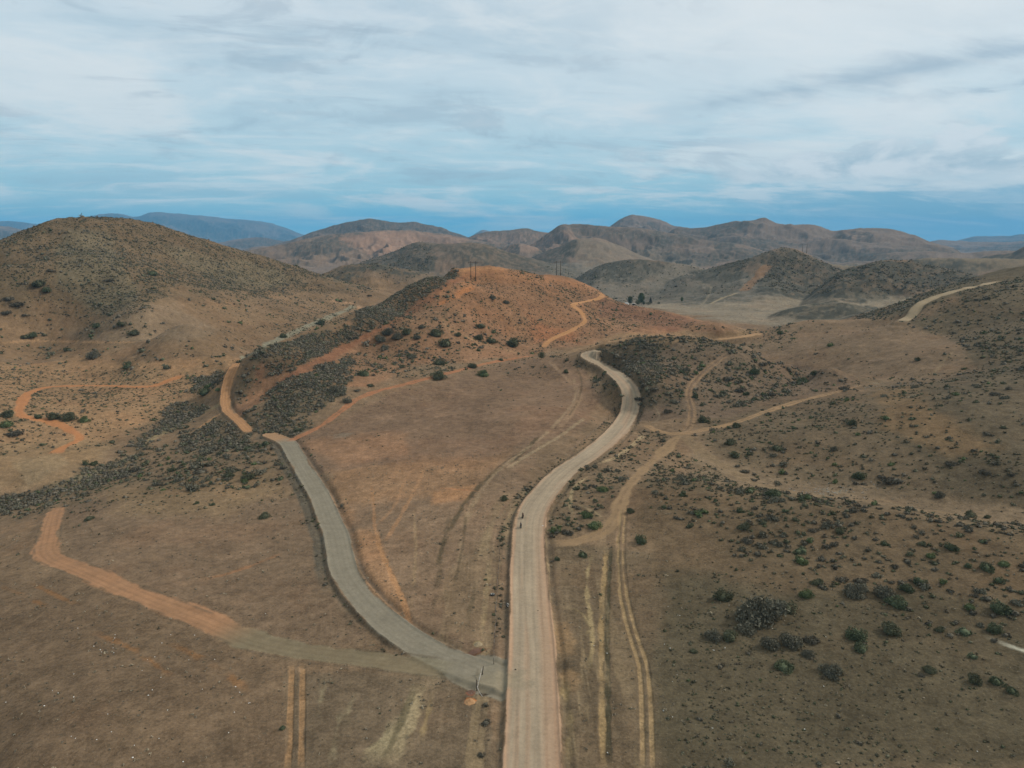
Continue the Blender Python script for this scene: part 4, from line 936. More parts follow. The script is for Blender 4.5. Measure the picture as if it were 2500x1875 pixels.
def stems(seed, n=7, r=0.03):
    q_ = np.random.RandomState(seed); sg = []
    for k in range(n):
        a = q_.uniform(0, 6.28); t_ = np.array([math.cos(a)*q_.uniform(.2,.6), math.sin(a)*q_.uniform(.2,.6), q_.uniform(.35,.62)])
        m_ = t_*0.5+q_.normal(size=3)*0.05; sg += [((0,0,-.08), m_, r, r*.6), (m_, t_, r*.6, r*.25)]
    return tubes(sg, 4)
LOOKS = {
 'green': ('shrub', M_GREEN, 'dark green bush'), 'bright': ('shrub', M_BRIGHT, 'bright green bush'),
 'olive': ('shrub', M_OLIVE, 'olive green bush'), 'grey': ('dry_shrub', M_GREY, 'leafless grey shrub'),
 'dark': ('dry_shrub', M_DARK, 'dark brown scrub bush')}
BIGP, SMLP = {}, {}
for n_, (nm, mt, _) in LOOKS.items():
    BIGP[n_], SMLP[n_] = [], []
    for s in range(4):
        sd = hash(n_) % 1 + s*13 + {'green':1,'bright':2,'olive':3,'grey':4,'dark':5}[n_]*101
        if n_ == 'grey': v_, f_ = join(leaf_tris(2600, .085, .8, .9, 12, 1.6, sd, .42), core(.34, .6, sd))
        elif n_ == 'dark': v_, f_ = join(leaf_tris(700, .11, .8, .5, 8, .8, sd, .42), core(.5, .42, sd))
        else: v_, f_ = join(leaf_tris(2000, .085, .8, .9, 11, .3, sd, .40), core(.58, .75, sd))
        me = new_mesh('foliage', v_, f_, smooth=False); me.materials.append(mt)
        vs, fs = stems(sd); ms = new_mesh('stems', vs, fs, smooth=False); ms.materials.append(M_WOOD)
        BIGP[n_].append((me, ms))
        if n_ == 'grey': v_, f_ = join(leaf_tris(220, .19, .8, .85, 6, 1.2, sd+1, .42), core(.38, .7, sd))
        else: v_, f_ = join(leaf_tris(200, .19, .8, .85, 6, .4, sd+1, .40), core(.55, .72, sd))
        me = new_mesh(nm, v_, f_, smooth=False); me.materials.append(mt); SMLP[n_].append(me)
# places, as one finds them in the picture
PLACES = [
 ('on the brown slope at the lower right', [(1600,1330),(2120,1330),(2120,1900),(1580,1900)]),
 ('on the rocky slope at the right edge', [(2120,1250),(2600,1290),(2600,1900),(2120,1900)]),
 ('on the near rise right of the tracks', [(1590,1150),(1800,1190),(2120,1240),(2120,1330),(1580,1330)]),
 ('between main road and bending tan track', [(1330,1010),(1660,1060),(1520,1300),(1330,1400)]),
 ('in the shallow valley at the right', [(1640,1060),(2000,1100),(2600,1180),(2600,1300),(1640,1190)]),
 ('on the knoll by the road bend', [(1440,800),(1800,820),(2110,935),(1900,990),(1640,1060),(1400,1010)]),
 ('on the broad right hillside', [(2000,640),(2600,640),(2600,1180),(1700,1100),(1800,1010),(2110,940)]),
 ('on the rounded bare mound', [(1780,770),(2330,780),(2400,900),(2110,935),(1800,840)]),
 ('in scrub belt left of grey road', [(-100,1090),(560,1060),(860,1130),(860,1230),(300,1290),(-100,1330)]),
 ('on the orange scrub flats, left', [(-100,880),(560,880),(560,1000),(300,1090),(-100,1180)]),
 ('in the dark gully thicket', [(300,1000),(560,880),(720,930),(760,1060),(600,1110),(320,1110)]),
 ('on the lower apron of the left hill', [(-100,740),(900,740),(620,880),(-100,890)]),
 ('on the upper slope of the left hill', [(-100,480),(900,690),(900,745),(-100,745)]),
 ('on the lower red hill slope', [(600,780),(1000,740),(1360,780),(1360,900),(1000,950),(700,1080)]),
 ('near the top of the red hill', [(1000,640),(1460,660),(1800,800),(1340,860),(1340,780),(960,760)]),
 ('in the field left of the main road', [(640,900),(1480,860),(1340,1100),(1250,1280),(1240,1620),(860,1560),(700,1080)]),
 ('in the lower left field', [(-100,1280),(860,1180),(1240,1620),(1240,1900),(-100,1900)]),
 ('between main road and twin wheel tracks', [(1320,1300),(1600,1300),(1600,1900),(1340,1900)]),
]
def inpoly(u, v, P):
    ins = False
    for i in range(len(P)):
        a, b = P[i], P[(i+1) % len(P)]
        if (a[1] > v) != (b[1] > v) and u < (b[0]-a[0])*(v-a[1])/(b[1]-a[1]+1e-12)+a[0]: ins = not ins
    return ins
def place_of(u, v):
    for k, (n_, P) in enumerate(PLACES):
        if inpoly(u, v, P): return k
    return len(PLACES)
PLN = [p[0] for p in PLACES]+['across the valley']
# the bushes one can pick out: (u, v of the foot, width in the photograph, look)
BIG = [(1767,1462,62,'olive'),(1863,1508,120,'grey'),(1915,1490,60,'olive'),(1967,1456,40,'bright'),(1956,1373,38,'bright'),(2090,1450,58,'grey'),(2158,1455,56,'grey'),(2190,1478,52,'green'),
(2093,1556,54,'green'),(2103,1588,42,'green'),(2170,1544,48,'olive'),(1912,1632,50,'green'),(2030,1645,52,'grey'),(1741,1556,48,'grey'),(1781,1558,50,'olive'),(1822,1540,46,'grey'),
(1879,1580,54,'grey'),(1928,1575,58,'grey'),(1981,1567,44,'dark'),(1973,1600,36,'grey'),(2268,1641,34,'olive'),(2375,1665,36,'olive'),(2432,1668,34,'green'),(2470,1690,26,'green'),
(2245,1424,32,'green'),(2213,1441,38,'green'),(2436,1490,52,'green'),(2367,1486,26,'bright'),(2272,1360,22,'bright'),(2365,1384,20,'green'),(2408,1390,34,'green'),(2451,1380,28,'bright'),
(2318,1339,36,'green'),(1816,1291,36,'olive'),(1826,1321,42,'dark'),(1808,1250,26,'green'),(2294,1540,24,'olive'),(2428,1540,36,'green'),(2036,1330,30,'dark'),(2050,1300,28,'olive'),(1985,1295,30,'dark'),(1880,1265,30,'dark'),
(2100,1420,40,'dark'),(2055,1415,36,'dark'),(1995,1425,34,'olive'),(2160,1330,22,'green'),(2250,1330,20,'olive'),(2185,1385,24,'dark'),(2320,1445,22,'dark'),(2380,1455,20,'dark'),
(1564,1323,44,'green'),(1452,1287,48,'bright'),(1434,1262,38,'bright'),(1385,1301,36,'dark'),(1422,1358,30,'green'),(1359,1366,20,'green'),(1230,1221,26,'olive'),(1621,1240,20,'green'),(1538,1252,26,'olive'),(1387,1270,20,'green'),(1694,1592,22,'olive'),
(1893,1210,46,'green'),(1472,1199,38,'bright'),(2099,1166,38,'green'),(2187,1176,52,'dark'),(2153,1166,26,'dark'),(2078,1036,32,'olive'),(1898,1098,34,'olive'),(1794,1114,38,'olive'),(1784,1085,34,'olive'),(1797,1044,26,'olive'),(1719,1030,36,'olive'),
(1818,1152,28,'dark'),(1841,1173,24,'dark'),(2036,1098,20,'grey'),(1805,954,36,'dark'),(1883,965,30,'dark'),(1698,970,24,'green'),(1631,1006,28,'dark'),(2369,1264,34,'olive'),(2410,1264,20,'olive'),(2320,1134,30,'dark'),(2405,1154,34,'dark'),(2294,1212,28,'grey'),
(1780,925,40,'dark'),(1840,912,30,'green'),(1960,935,34,'green'),(2060,950,34,'dark'),(1990,915,26,'olive'),(1860,890,30,'dark'),(2240,880,18,'olive'),(2430,965,30,'dark'),(2410,1060,24,'dark'),(2465,950,22,'dark'),(1905,815,20,'green'),(2028,845,18,'bright'),
(729,1053,34,'olive'),(1005,874,26,'grey'),(890,917,38,'green'),(1073,890,36,'olive'),(1069,923,46,'olive'),(1153,897,36,'olive'),(1180,918,36,'bright'),(1223,880,16,'green'),(1382,909,18,'green'),(982,897,20,'olive'),(904,943,22,'olive'),(873,954,20,'dark'),(815,956,42,'grey'),(848,981,28,'grey'),
(1066,820,46,'olive'),(1087,844,46,'olive'),(1003,872,26,'olive'),(1174,799,32,'olive'),(1205,812,20,'green'),(1252,844,50,'olive'),(1200,836,32,'olive'),(1170,828,28,'olive'),(1016,826,24,'grey'),(1203,729,24,'grey'),(1235,741,22,'grey'),(950,816,38,'grey'),(926,832,38,'grey'),(971,826,32,'grey'),(995,815,34,'olive'),(1117,820,24,'olive'),(902,723,16,'dark'),(1030,800,20,'grey'),(940,850,24,'grey'),
(372,672,30,'green'),(79,821,26,'green'),(236,798,24,'green'),(325,817,28,'olive'),(297,794,26,'olive'),(692,823,22,'green'),(783,792,28,'green'),(61,825,20,'olive'),(163,857,18,'olive'),(94,697,36,'olive'),(114,711,22,'green'),(124,662,22,'dark'),(228,872,36,'grey'),(311,897,30,'green'),(20,730,34,'dark'),(40,745,36,'dark'),(15,765,26,'dark'),(265,685,24,'dark'),(60,770,18,'dark'),
(167,1024,36,'olive'),(92,1021,20,'green'),(206,1029,28,'bright'),(23,1017,32,'olive'),(17,1040,32,'bright'),(38,1060,46,'dark'),(209,1134,24,'green'),(230,1134,22,'green'),(127,1024,32,'olive'),(509,946,22,'bright'),(534,953,20,'bright'),(500,962,42,'green'),(650,1086,26,'green'),(605,1097,20,'green'),(490,1154,48,'dark'),(646,1263,34,'olive'),(217,1269,24,'olive'),(480,1230,14,'green'),(519,1233,16,'green'),(605,1170,40,'olive'),(560,1165,34,'olive'),(420,1150,30,'olive'),(330,1150,34,'dark'),
(1176,1844,26,'dark'),(690,1780,20,'green'),(1075,1328,14,'dark'),(2250,1650,20,'dark'),(1640,905,26,'dark'),(1600,950,30,'dark'),(1560,975,34,'dark')]
plants = []                                              # (x, y, z, radius, look, big, place, u)
occ = []
for (u, v, wd, lk) in BIG:
    p = cast(u, v)[0]; rr = wd/2/F*math.sqrt(p[0]**2+p[1]**2+(HC-p[2])**2)
    plants.append((p[0], p[1], p[2], rr, lk, True, place_of(u, v), u)); occ.append((p[0], p[1], rr))
vis = np.abs(TT) < math.radians(39.5)
cnt = rs.poisson(np.clip(D3*(AREA/100)[None]*vis[None], 0, 50))
pos, kindi = [], []
for k in range(3):
    ii, jj = np.nonzero(cnt[k]); n_ = cnt[k][ii, jj]; ii = np.repeat(ii, n_); jj = np.repeat(jj, n_)
    a = TH[ii]+(rs.rand(len(ii))-.5)*np.gradient(TH)[ii]; l = LR[jj]+(rs.rand(len(ii))-.5)*np.gradient(LR)[jj]
    d = np.exp(l); z = bilin(Z, a, l)
    s = SZ[ii, jj]*np.exp(rs.normal(0, .32, len(ii)))
    rad = s*np.array([.62, 1.25, 1.15])[k]
    pos.append(np.stack([d*np.sin(a), d*np.cos(a), z, rad, np.full(len(ii), k)], 1))
S = np.vstack(pos)
oc = np.array(occ); near_big = np.zeros(len(S), bool)
for x, y, rr in oc: near_big |= (np.hypot(S[:,0]-x, S[:,1]-y) < rr*0.8)
S = S[~near_big]
dist = np.sqrt(S[:,0]**2+S[:,1]**2+(HC-S[:,2])**2); app = S[:,3]/dist
uu_, vv_ = project(S[:,0], S[:,1], S[:,2]); inview = (uu_ > 0) & (uu_ < 2500) & (vv_ < 1875) & (dist < 420)
single = np.zeros(len(S), bool)
for k, quota in ((0, 160), (1, 120), (2, 120)):
    c = np.where(inview & (S[:,4] == k))[0]; c = c[np.argsort(-app[c])][:quota]; single[c] = True
for i in np.where(single)[0]:
    x, y, z, rad, k = S[i]; lk = {0:'dark', 1:'grey', 2:('olive','green','bright')[rs.randint(3)]}[int(k)]
    plants.append((x, y, z, rad, lk, False, place_of(uu_[i], vv_[i]), uu_[i]))
# put the single plants in
ORD = ['leftmost','second','third','fourth','fifth','sixth','seventh','eighth','ninth','tenth','eleventh','twelfth','thirteenth','fourteenth','fifteenth','sixteenth','seventeenth','eighteenth','nineteenth','twentieth']
fam = {}
for i, p in enumerate(plants):
    if p[5]: fam.setdefault((p[4], p[6]), []).append(i)
lab = {}
for (lk, pl), ids in fam.items():
    ids.sort(key=lambda i: plants[i][7]); top_i = max(ids, key=lambda i: plants[i][3]/math.hypot(plants[i][0], plants[i][1]))
    for n_, i in enumerate(ids):
        nm = LOOKS[lk][2]
        if len(ids) == 1: lab[i] = f'large {nm} {PLN[pl]}'
        elif n_ == len(ids)-1: lab[i] = f'rightmost large {nm} {PLN[pl]}'
        elif n_ == 0: lab[i] = f'leftmost large {nm} {PLN[pl]}'
        else: lab[i] = f'{ORD[min(n_,19)]} large {nm} from left {PLN[pl]}'
sfam = {}
for i, p in enumerate(plants):
    if not p[5]: sfam.setdefault((p[4], p[6]), []).append(i)
SN = {'green':'small dark green bush','bright':'small bright green bush','olive':'small olive bush','grey':'small grey shrub','dark':'small brown bush'}
for (lk, pl), ids in sfam.items():
    ids.sort(key=lambda i: math.hypot(plants[i][0], plants[i][1])); nb = max(1, math.ceil(len(ids)/12)); per = math.ceil(len(ids)/nb)
    for b_ in range(nb):
        row = sorted(ids[b_*per:(b_+1)*per], key=lambda i: plants[i][7])
        for n_, i in enumerate(row):
            rw = '' if nb == 1 else f', {ORD[b_] if b_ else "nearest"} row'
            o_ = 'only' if len(row) == 1 and nb == 1 else ('rightmost' if n_ == len(row)-1 and n_ else ('leftmost' if n_ == 0 else ORD[n_]+' from left,'))
            lab[i] = f'{o_} {SN[lk]}{rw} {PLN[pl]}'
SMALLN = {'green':'small dark green bush','bright':'small bright green bush','olive':'small olive green bush','grey':'small leafless grey shrub','dark':'small dark brown scrub bush'}
for i, (x, y, z, rad, lk, big, pl, u) in enumerate(plants):
    nm = LOOKS[lk][0]; rz = rs.uniform(0, 6.28); j = rs.randint(4); sc3 = (rad*rs.uniform(.95,1.2), rad*rs.uniform(.8,1.0), rad*rs.uniform(.85,1.15))
    if big:
        root = link(nm, None, label=lab[i], category='shrub', group='large bushes '+PLN[pl])
        root.location = (x, y, z-0.05*rad); root.scale = sc3; root.rotation_euler = (0, 0, rz)
        link('foliage', BIGP[lk][j][0], parent=root); link('stems', BIGP[lk][j][1], parent=root)
    else:
        root = link(nm, SMLP[lk][j], label=lab[i], category='shrub', group=SMALLN[lk]+'es '+PLN[pl] if lk != 'grey' else 'small grey shrubs '+PLN[pl])
        root.location = (x, y, z-0.05*rad); root.scale = sc3; root.rotation_euler = (0, 0, rz)
# everything smaller as three growths
S = S[~single]; dist = np.hypot(S[:,0], S[:,1])
def mass(sel, name, label, cols, upright, flat):
    P = S[sel]; dd = dist[sel]
    if len(P) == 0: return
    Vs, Fs, Cs, o = [], [], [], 0
    for lo, hi, nl, sz in ((0, 300, 54, .30), (300, 520, 32, .34), (520, 1e9, 12, .48)):
        Q_ = P[(dd >= lo) & (dd < hi)]
        if len(Q_) == 0: continue
        var = rs.randint(0, 8, len(Q_))
        for s in range(8):
            q_ = Q_[var == s]
            if len(q_) == 0: continue
            cv, cf = core(.62, flat, 500+s)
            if nl: v_, f_ = join((cv, cf), leaf_tris(nl, sz, .8, flat*1.15, 6, upright, 600+s, .42))
            else:
                l2 = core(.6, flat, 700+s); l2 = (l2[0]+np.array([.7*math.cos(s*2.1), .7*math.sin(s*2.1), .0]), l2[1]); v_, f_ = join((cv*np.array([.8,.8,1.0]), cf), l2)
            n_ = len(q_); an = rs.uniform(0, 6.28, n_); c_, s_ = np.cos(an), np.sin(an)
            ex = rs.uniform(.8, 1.35, n_); hz = rs.uniform(.8, 1.25, n_)
            X = (v_[None,:,0]*ex[:,None]); Y = v_[None,:,1]*np.ones((n_,1))
            W3 = np.stack([X*c_[:,None]-Y*s_[:,None], X*s_[:,None]+Y*c_[:,None], v_[None,:,2]*hz[:,None]-0.16], -1)*q_[:,3][:,None,None]+q_[:,None,:3]
            ci = rs.randint(0, len(cols), n_); cc = np.array(cols)[ci]*rs.uniform(.8, 1.2, (n_, 1))
            cc = np.repeat(cc[:,None], len(v_), 1)*rs.uniform(.85, 1.15, (n_, len(v_), 1))
            Vs.append(W3.reshape(-1, 3)); Cs.append(cc.reshape(-1, 3))
            Fs.append((f_[None]+(np.arange(n_)*len(v_))[:,None,None]).reshape(-1, 3)+o); o += n_*len(v_)
    me = new_mesh(name, np.vstack(Vs), np.vstack(Fs), np.vstack(Cs), smooth=False)
    link(name, me, M_SCRUB, kind='stuff', label=label)
    print(name, len(P), o)
mass(S[:,4] == 0, 'scrub', 'low dark scrub scattered over the hills and fields', [(.080,.068,.042),(.066,.062,.036),(.098,.078,.050),(.072,.076,.040),(.115,.106,.066)], .5, .75)
mass(S[:,4] == 1, 'thicket', 'dense leafless grey brown thicket along slopes and gullies', [(.118,.102,.072),(.104,.090,.064),(.138,.118,.085),(.098,.094,.058)], 1.2, .85)
mass(S[:,4] == 2, 'bushes', 'scattered green and olive bushes on the farther slopes', [(.075,.084,.040),(.092,.094,.050),(.078,.096,.042)], .4, .85)

# tufts of dry grass in the near fields
gi = (LL > math.log(70)) & (LL < math.log(270)) & vis & (ROAD_ID == 0)
gd = 16*sstep(fbm(XX, YY, 5.0, 4, .62, seed=91), .42, .64)*(0.3+1.2*fbm(XX, YY, 30.0, 3, .5, seed=93))*(1-NOVEG)*gi
gc = rs.poisson(np.clip(gd*AREA/100, 0, 20)); ii, jj = np.nonzero(gc)
a = TH[ii]+(rs.rand(len(ii))-.5)*np.gradient(TH)[ii]; l = LR[jj]+(rs.rand(len(ii))-.5)*np.gradient(LR)[jj]; d = np.exp(l)
gp = np.stack([d*np.sin(a), d*np.cos(a), bilin(Z, a, l), rs.uniform(.16, .42, len(ii))], 1)
Vs, Fs, Cs, o = [], [], [], 0
for s in range(6):
    q_ = gp[s::6]; v_, f_ = leaf_tris(14, .6, .8, 1.0, 4, 2.0, 900+s, .5); n_ = len(q_); sc_ = rs.uniform(.8, 1.8, (n_, 1))
    an = rs.uniform(0, 6.28, n_)[:,None]; X = v_[None,:,0]*sc_; Y = v_[None,:,1]
    W3 = np.stack([X*np.cos(an)-Y*np.sin(an), X*np.sin(an)+Y*np.cos(an), np.repeat(v_[None,:,2]-.15, n_, 0)], -1)*q_[:,3][:,None,None]+q_[:,None,:3]
    cc = np.array([(.25,.20,.135),(.20,.165,.115),(.30,.25,.17),(.15,.13,.09)])[rs.randint(0, 4, n_)]*rs.uniform(.8, 1.2, (n_, 1))
    Vs.append(W3.reshape(-1, 3)); Cs.append(np.repeat(cc[:,None], len(v_), 1).reshape(-1, 3)); Fs.append((f_[None]+(np.arange(n_)*len(v_))[:,None,None]).reshape(-1, 3)+o); o += n_*len(v_)
link('dry_grass', new_mesh('dry_grass', np.vstack(Vs), np.vstack(Fs), np.vstack(Cs), smooth=False), M_SCRUB, kind='stuff', label='low tufts of dry straw coloured grass in the near fields')
print('grass', len(gp))
# ------------------------------------------------------------------ built things
M_POLE = mat_simple('weathered pole wood', (0.075,0.058,0.045), var=0.4)
M_PALE = mat_simple('bleached wood', (0.42,0.38,0.33), var=0.3)
M_RUB = mat_simple('black rubber', (0.025,0.025,0.025), rough=.7, var=.3)
M_RUBD = mat_simple('dusty tyre wall', (0.45,0.43,0.38), var=.3)
M_STEEL = mat_simple('dull steel', (0.25,0.25,0.25), rough=.5, metal=.6)
M_GLASSI = mat_simple('brown ceramic', (0.12,0.06,0.04), rough=.3)
M_WHITE = mat_simple('white stone', (0.72,0.70,0.64), var=.3)
M_STONE = mat_simple('dark stone', (0.10,0.08,0.06), var=.3)
M_WALL = mat_simple('white plaster', (0.75,0.74,0.70), var=.15)
M_ROOF = mat_simple('pale metal roof', (0.6,0.6,0.58), var=.2)
M_WIN = mat_simple('dark window', (0.03,0.035,0.04), rough=.2)
M_SKIN = mat_simple('skin', (0.35,0.2,0.13), var=.1)
def bxm(x0, x1, y0, y1, z0, z1):
    v_ = np.array([(x,y,z) for x in (x0,x1) for y in (y0,y1) for z in (z0,z1)], float)
    f_ = [(0,1,3),(0,3,2),(4,6,7),(4,7,5),(0,4,5),(0,5,1),(2,3,7),(2,7,6),(0,2,6),(0,6,4),(1,5,7),(1,7,3)]
    return v_, np.array(f_)
def torus(R_, r_, n=28, m=10, axis='x', c=(0,0,0), flat=1.0):
    a = np.linspace(0, 2*np.pi, n, endpoint=False); b = np.linspace(0, 2*np.pi, m, endpoint=False)
    A, B = np.meshgrid(a, b, indexing='ij'); rr = R_+r_*np.cos(B)
    p, q_, h = rr*np.cos(A), rr*np.sin(A), r_*np.sin(B)*flat
    v_ = np.stack([h, p, q_] if axis == 'x' else [p, q_, h], -1).reshape(-1, 3)+np.array(c); f_ = []
    for i in range(n):
        for j in range(m):
            a0 = i*m+j; a1 = i*m+(j+1)%m; b0 = ((i+1)%n)*m+j; b1 = ((i+1)%n)*m+(j+1)%m
            f_ += [(a0,b0,b1),(a0,b1,a1)]
    return v_, np.array(f_)
def part(name, geo, mat, parent=None, smooth=False, **k):
    me = new_mesh(name, geo[0], geo[1], smooth=smooth); return link(name, me, mat, parent, **k)
def root_at(name, p, rz=0.0, **k):
    o = link(name, None, **k); o.location = p; o.rotation_euler = (0, 0, rz); return o
def at_bearing(u, d):
    a, t_ = ray(u, 590); a = float(a); x, y = d*math.sin(a), d*math.cos(a); return np.array([x, y, float(ground_z(x, y))])

# H-frame power poles
def h_frame(p, H, rz, label, gap=4.2):
    o = root_at('power_pole', p, rz, label=label, category='power pole', group='twin pole power line supports')
    for s in (-1, 1):
        part('pole', tubes([((s*gap/2,0,-1),(s*gap/2,0,H),.34,.24)], 8), M_POLE, o)
    part('crossarm', bxm(-gap*1.05, gap*1.05, -.33, -.19, H-1.3, H-1.0), M_POLE, o)
    for s in (-1, 0, 1):
        part('insulator', tubes([((s*gap*.98,-.26,H-1.3),(s*gap*.98,-.26,H-2.3),.13,.1)], 8), M_GLASSI, o)
    return o
p = cast(1155.6, 685)[0]; h_frame(p, 17.0, 0.0, 'left of the two pairs of tall wooden power poles on the red hill')
p = at_bearing(1364.5, 770); h_frame(p, 17.2, -.1, 'right of the two pairs of tall wooden power poles on the red hill')
p = at_bearing(1966, 1475); h_frame(p, 18.5, -.5, 'faint pair of power poles on the dark scrub hill to the right', 7.5)

# truck tyres beside the road
def tyre(u, v, tilt, rz, label):
    p = cast(u, v)[0]; o = link('tyre', None, label=label, category='tyre', group='old tyres left of the main road')
    o.location = p+np.array([0, 0, .16 if tilt == 0 else .46]); o.rotation_euler = (tilt, 0, rz)
    part('tread', torus(.42, .15, 32, 12, 'z'), M_RUB, o, True)
    part('sidewall', torus(.40, .085, 32, 8, 'z', (0,0,.10), .6), M_RUBD, o, True)
tyre(1202.5, 1453, 0, 0, 'dusty old tyre lying flat in the dry field')
tyre(1239, 1482, 1.15, 1.2, 'old tyre standing tilted at the left edge of the main road')
# gate of poles at the mouth of the grey road
g0 = cast(1164.5, 1687)[0]; g1 = cast(1177, 1647)[0]
o = root_at('gate', g0, 0, label='makeshift gate of leaning posts and a pale pole across the grey road mouth', category='gate')
dv = g1-g0; z1 = float(dv[2])
part('post', tubes([((0,0,-.3),(-.08,0,2.3),.11,.08)], 7), M_POLE, o)
part('post', tubes([((dv[0],dv[1],z1-.3),(dv[0]+.25,dv[1]+.1,z1+1.7),.10,.08)], 7), M_POLE, o)
mid_ = dv*0.5
part('rail', tubes([((.02,-.05,.35),(mid_[0]*.55,mid_[1]*.8,.55),.055,.07),((mid_[0]*.55,mid_[1]*.8,.55),(dv[0]*.72,dv[1]*.85,z1+.8),.07,.06),((dv[0]*.72,dv[1]*.85,z1+.8),(dv[0],dv[1],z1+1.3),.06,.05)], 6), M_PALE, o)
b0 = cast(1178, 1701)[0]-g0
part('brace', tubes([((0,0,1.0),(b0[0]*.5,b0[1]*.5,.35),.05,.06),((b0[0]*.5,b0[1]*.5,.35),(b0[0],b0[1],b0[2]+.03),.06,.05)], 6), M_PALE, o)
# wire fence left of the main road
P1 = PATHS[1]; L_ = np.r_[0, np.cumsum(np.linalg.norm(np.diff(P1[:,:2], axis=0), axis=1))]
def on_road(s, off, P=P1, L=L_):
    c = np.array([np.interp(s, L, P[:,k]) for k in range(2)]); c2 = np.array([np.interp(s+1, L, P[:,k]) for k in range(2)]); t_ = (c2-c)/np.linalg.norm(c2-c)
    q_ = c+off*np.array([t_[1], -t_[0]]); return np.array([q_[0], q_[1], float(ground_z(q_[0], q_[1]))]), t_
def fence(s0, s1, off, step, label):
    a0, _ = on_road(s0, off); o = root_at('wire_fence', a0, 0, label=label, category='fence', group='wire fences left of the main road'); pts = []
    s = s0
    while s < s1:
        q_, _ = on_road(s, off+rs.uniform(-.15, .15)); q_ = q_-a0; pts.append(q_)
        h = rs.uniform(1.15, 1.45); ln_ = rs.uniform(-.09, .09, 2)
        part('post', tubes([(q_-np.array([0,0,.3]), q_+np.array([ln_[0], ln_[1], h]), .055, .05)], 5), M_POLE, o); s += step*rs.uniform(.85, 1.15)
    sg = [(a+np.array([0,0,hh]), b+np.array([0,0,hh]), .006, .006) for a, b in zip(pts, pts[1:]) for hh in (.45,.8,1.1)]
    part('wires', tubes(sg, 3), M_STEEL, o)
sroad = lambda v: float(L_[np.argmin(np.abs(project(P1[:,0], P1[:,1], P1[:,2])[1]-v))])
fence(sroad(1620), sroad(1330), -7.6, 5.0, 'nearer wire fence on thin posts between brown field and main road')
fence(sroad(1110), sroad(975), -8.2, 7.0, 'farther wire fence on thin posts outside the road bend')

# loaded touring bicycles and their riders
def skinned(name, nodes, edges, mat, parent, sub=1):
    """one continuous surface grown round connected joints: nodes (x,y,z,r)"""
    me = bpy.data.meshes.new(name); me.from_pydata([n_[:3] for n_ in nodes], edges, [])
    ob = bpy.data.objects.new('tmp', me); sc.collection.objects.link(ob)
    sk = ob.modifiers.new('s', 'SKIN'); sk.use_smooth_shade = True
    for i, n_ in enumerate(nodes):
        me.skin_vertices[0].data[i].radius = (n_[3], n_[3]); me.skin_vertices[0].data[i].use_root = (i == 0)
    sb = ob.modifiers.new('u', 'SUBSURF'); sb.levels = sub
    dg = bpy.context.evaluated_depsgraph_get(); m2 = bpy.data.meshes.new_from_object(ob.evaluated_get(dg)); m2.name = name
    bpy.data.objects.remove(ob); m2.materials.clear()
    return link(name, m2, mat, parent)
def ellip(c, r3, seed=0):
    n, m = 12, 8; v_, f_ = [], []
    for i in range(m+1):
        t_ = math.pi*i/m
        for j in range(n):
            a = 2*math.pi*j/n; v_.append((c[0]+r3[0]*math.sin(t_)*math.cos(a), c[1]+r3[1]*math.sin(t_)*math.sin(a), c[2]+r3[2]*math.cos(t_)))
    for i in range(m):
        for j in range(n):
            a0 = i*n+j; a1 = i*n+(j+1)%n; f_ += [(a0, a0+n, a1+n), (a0, a1+n, a1)]
    return np.array(v_), np.array(f_)
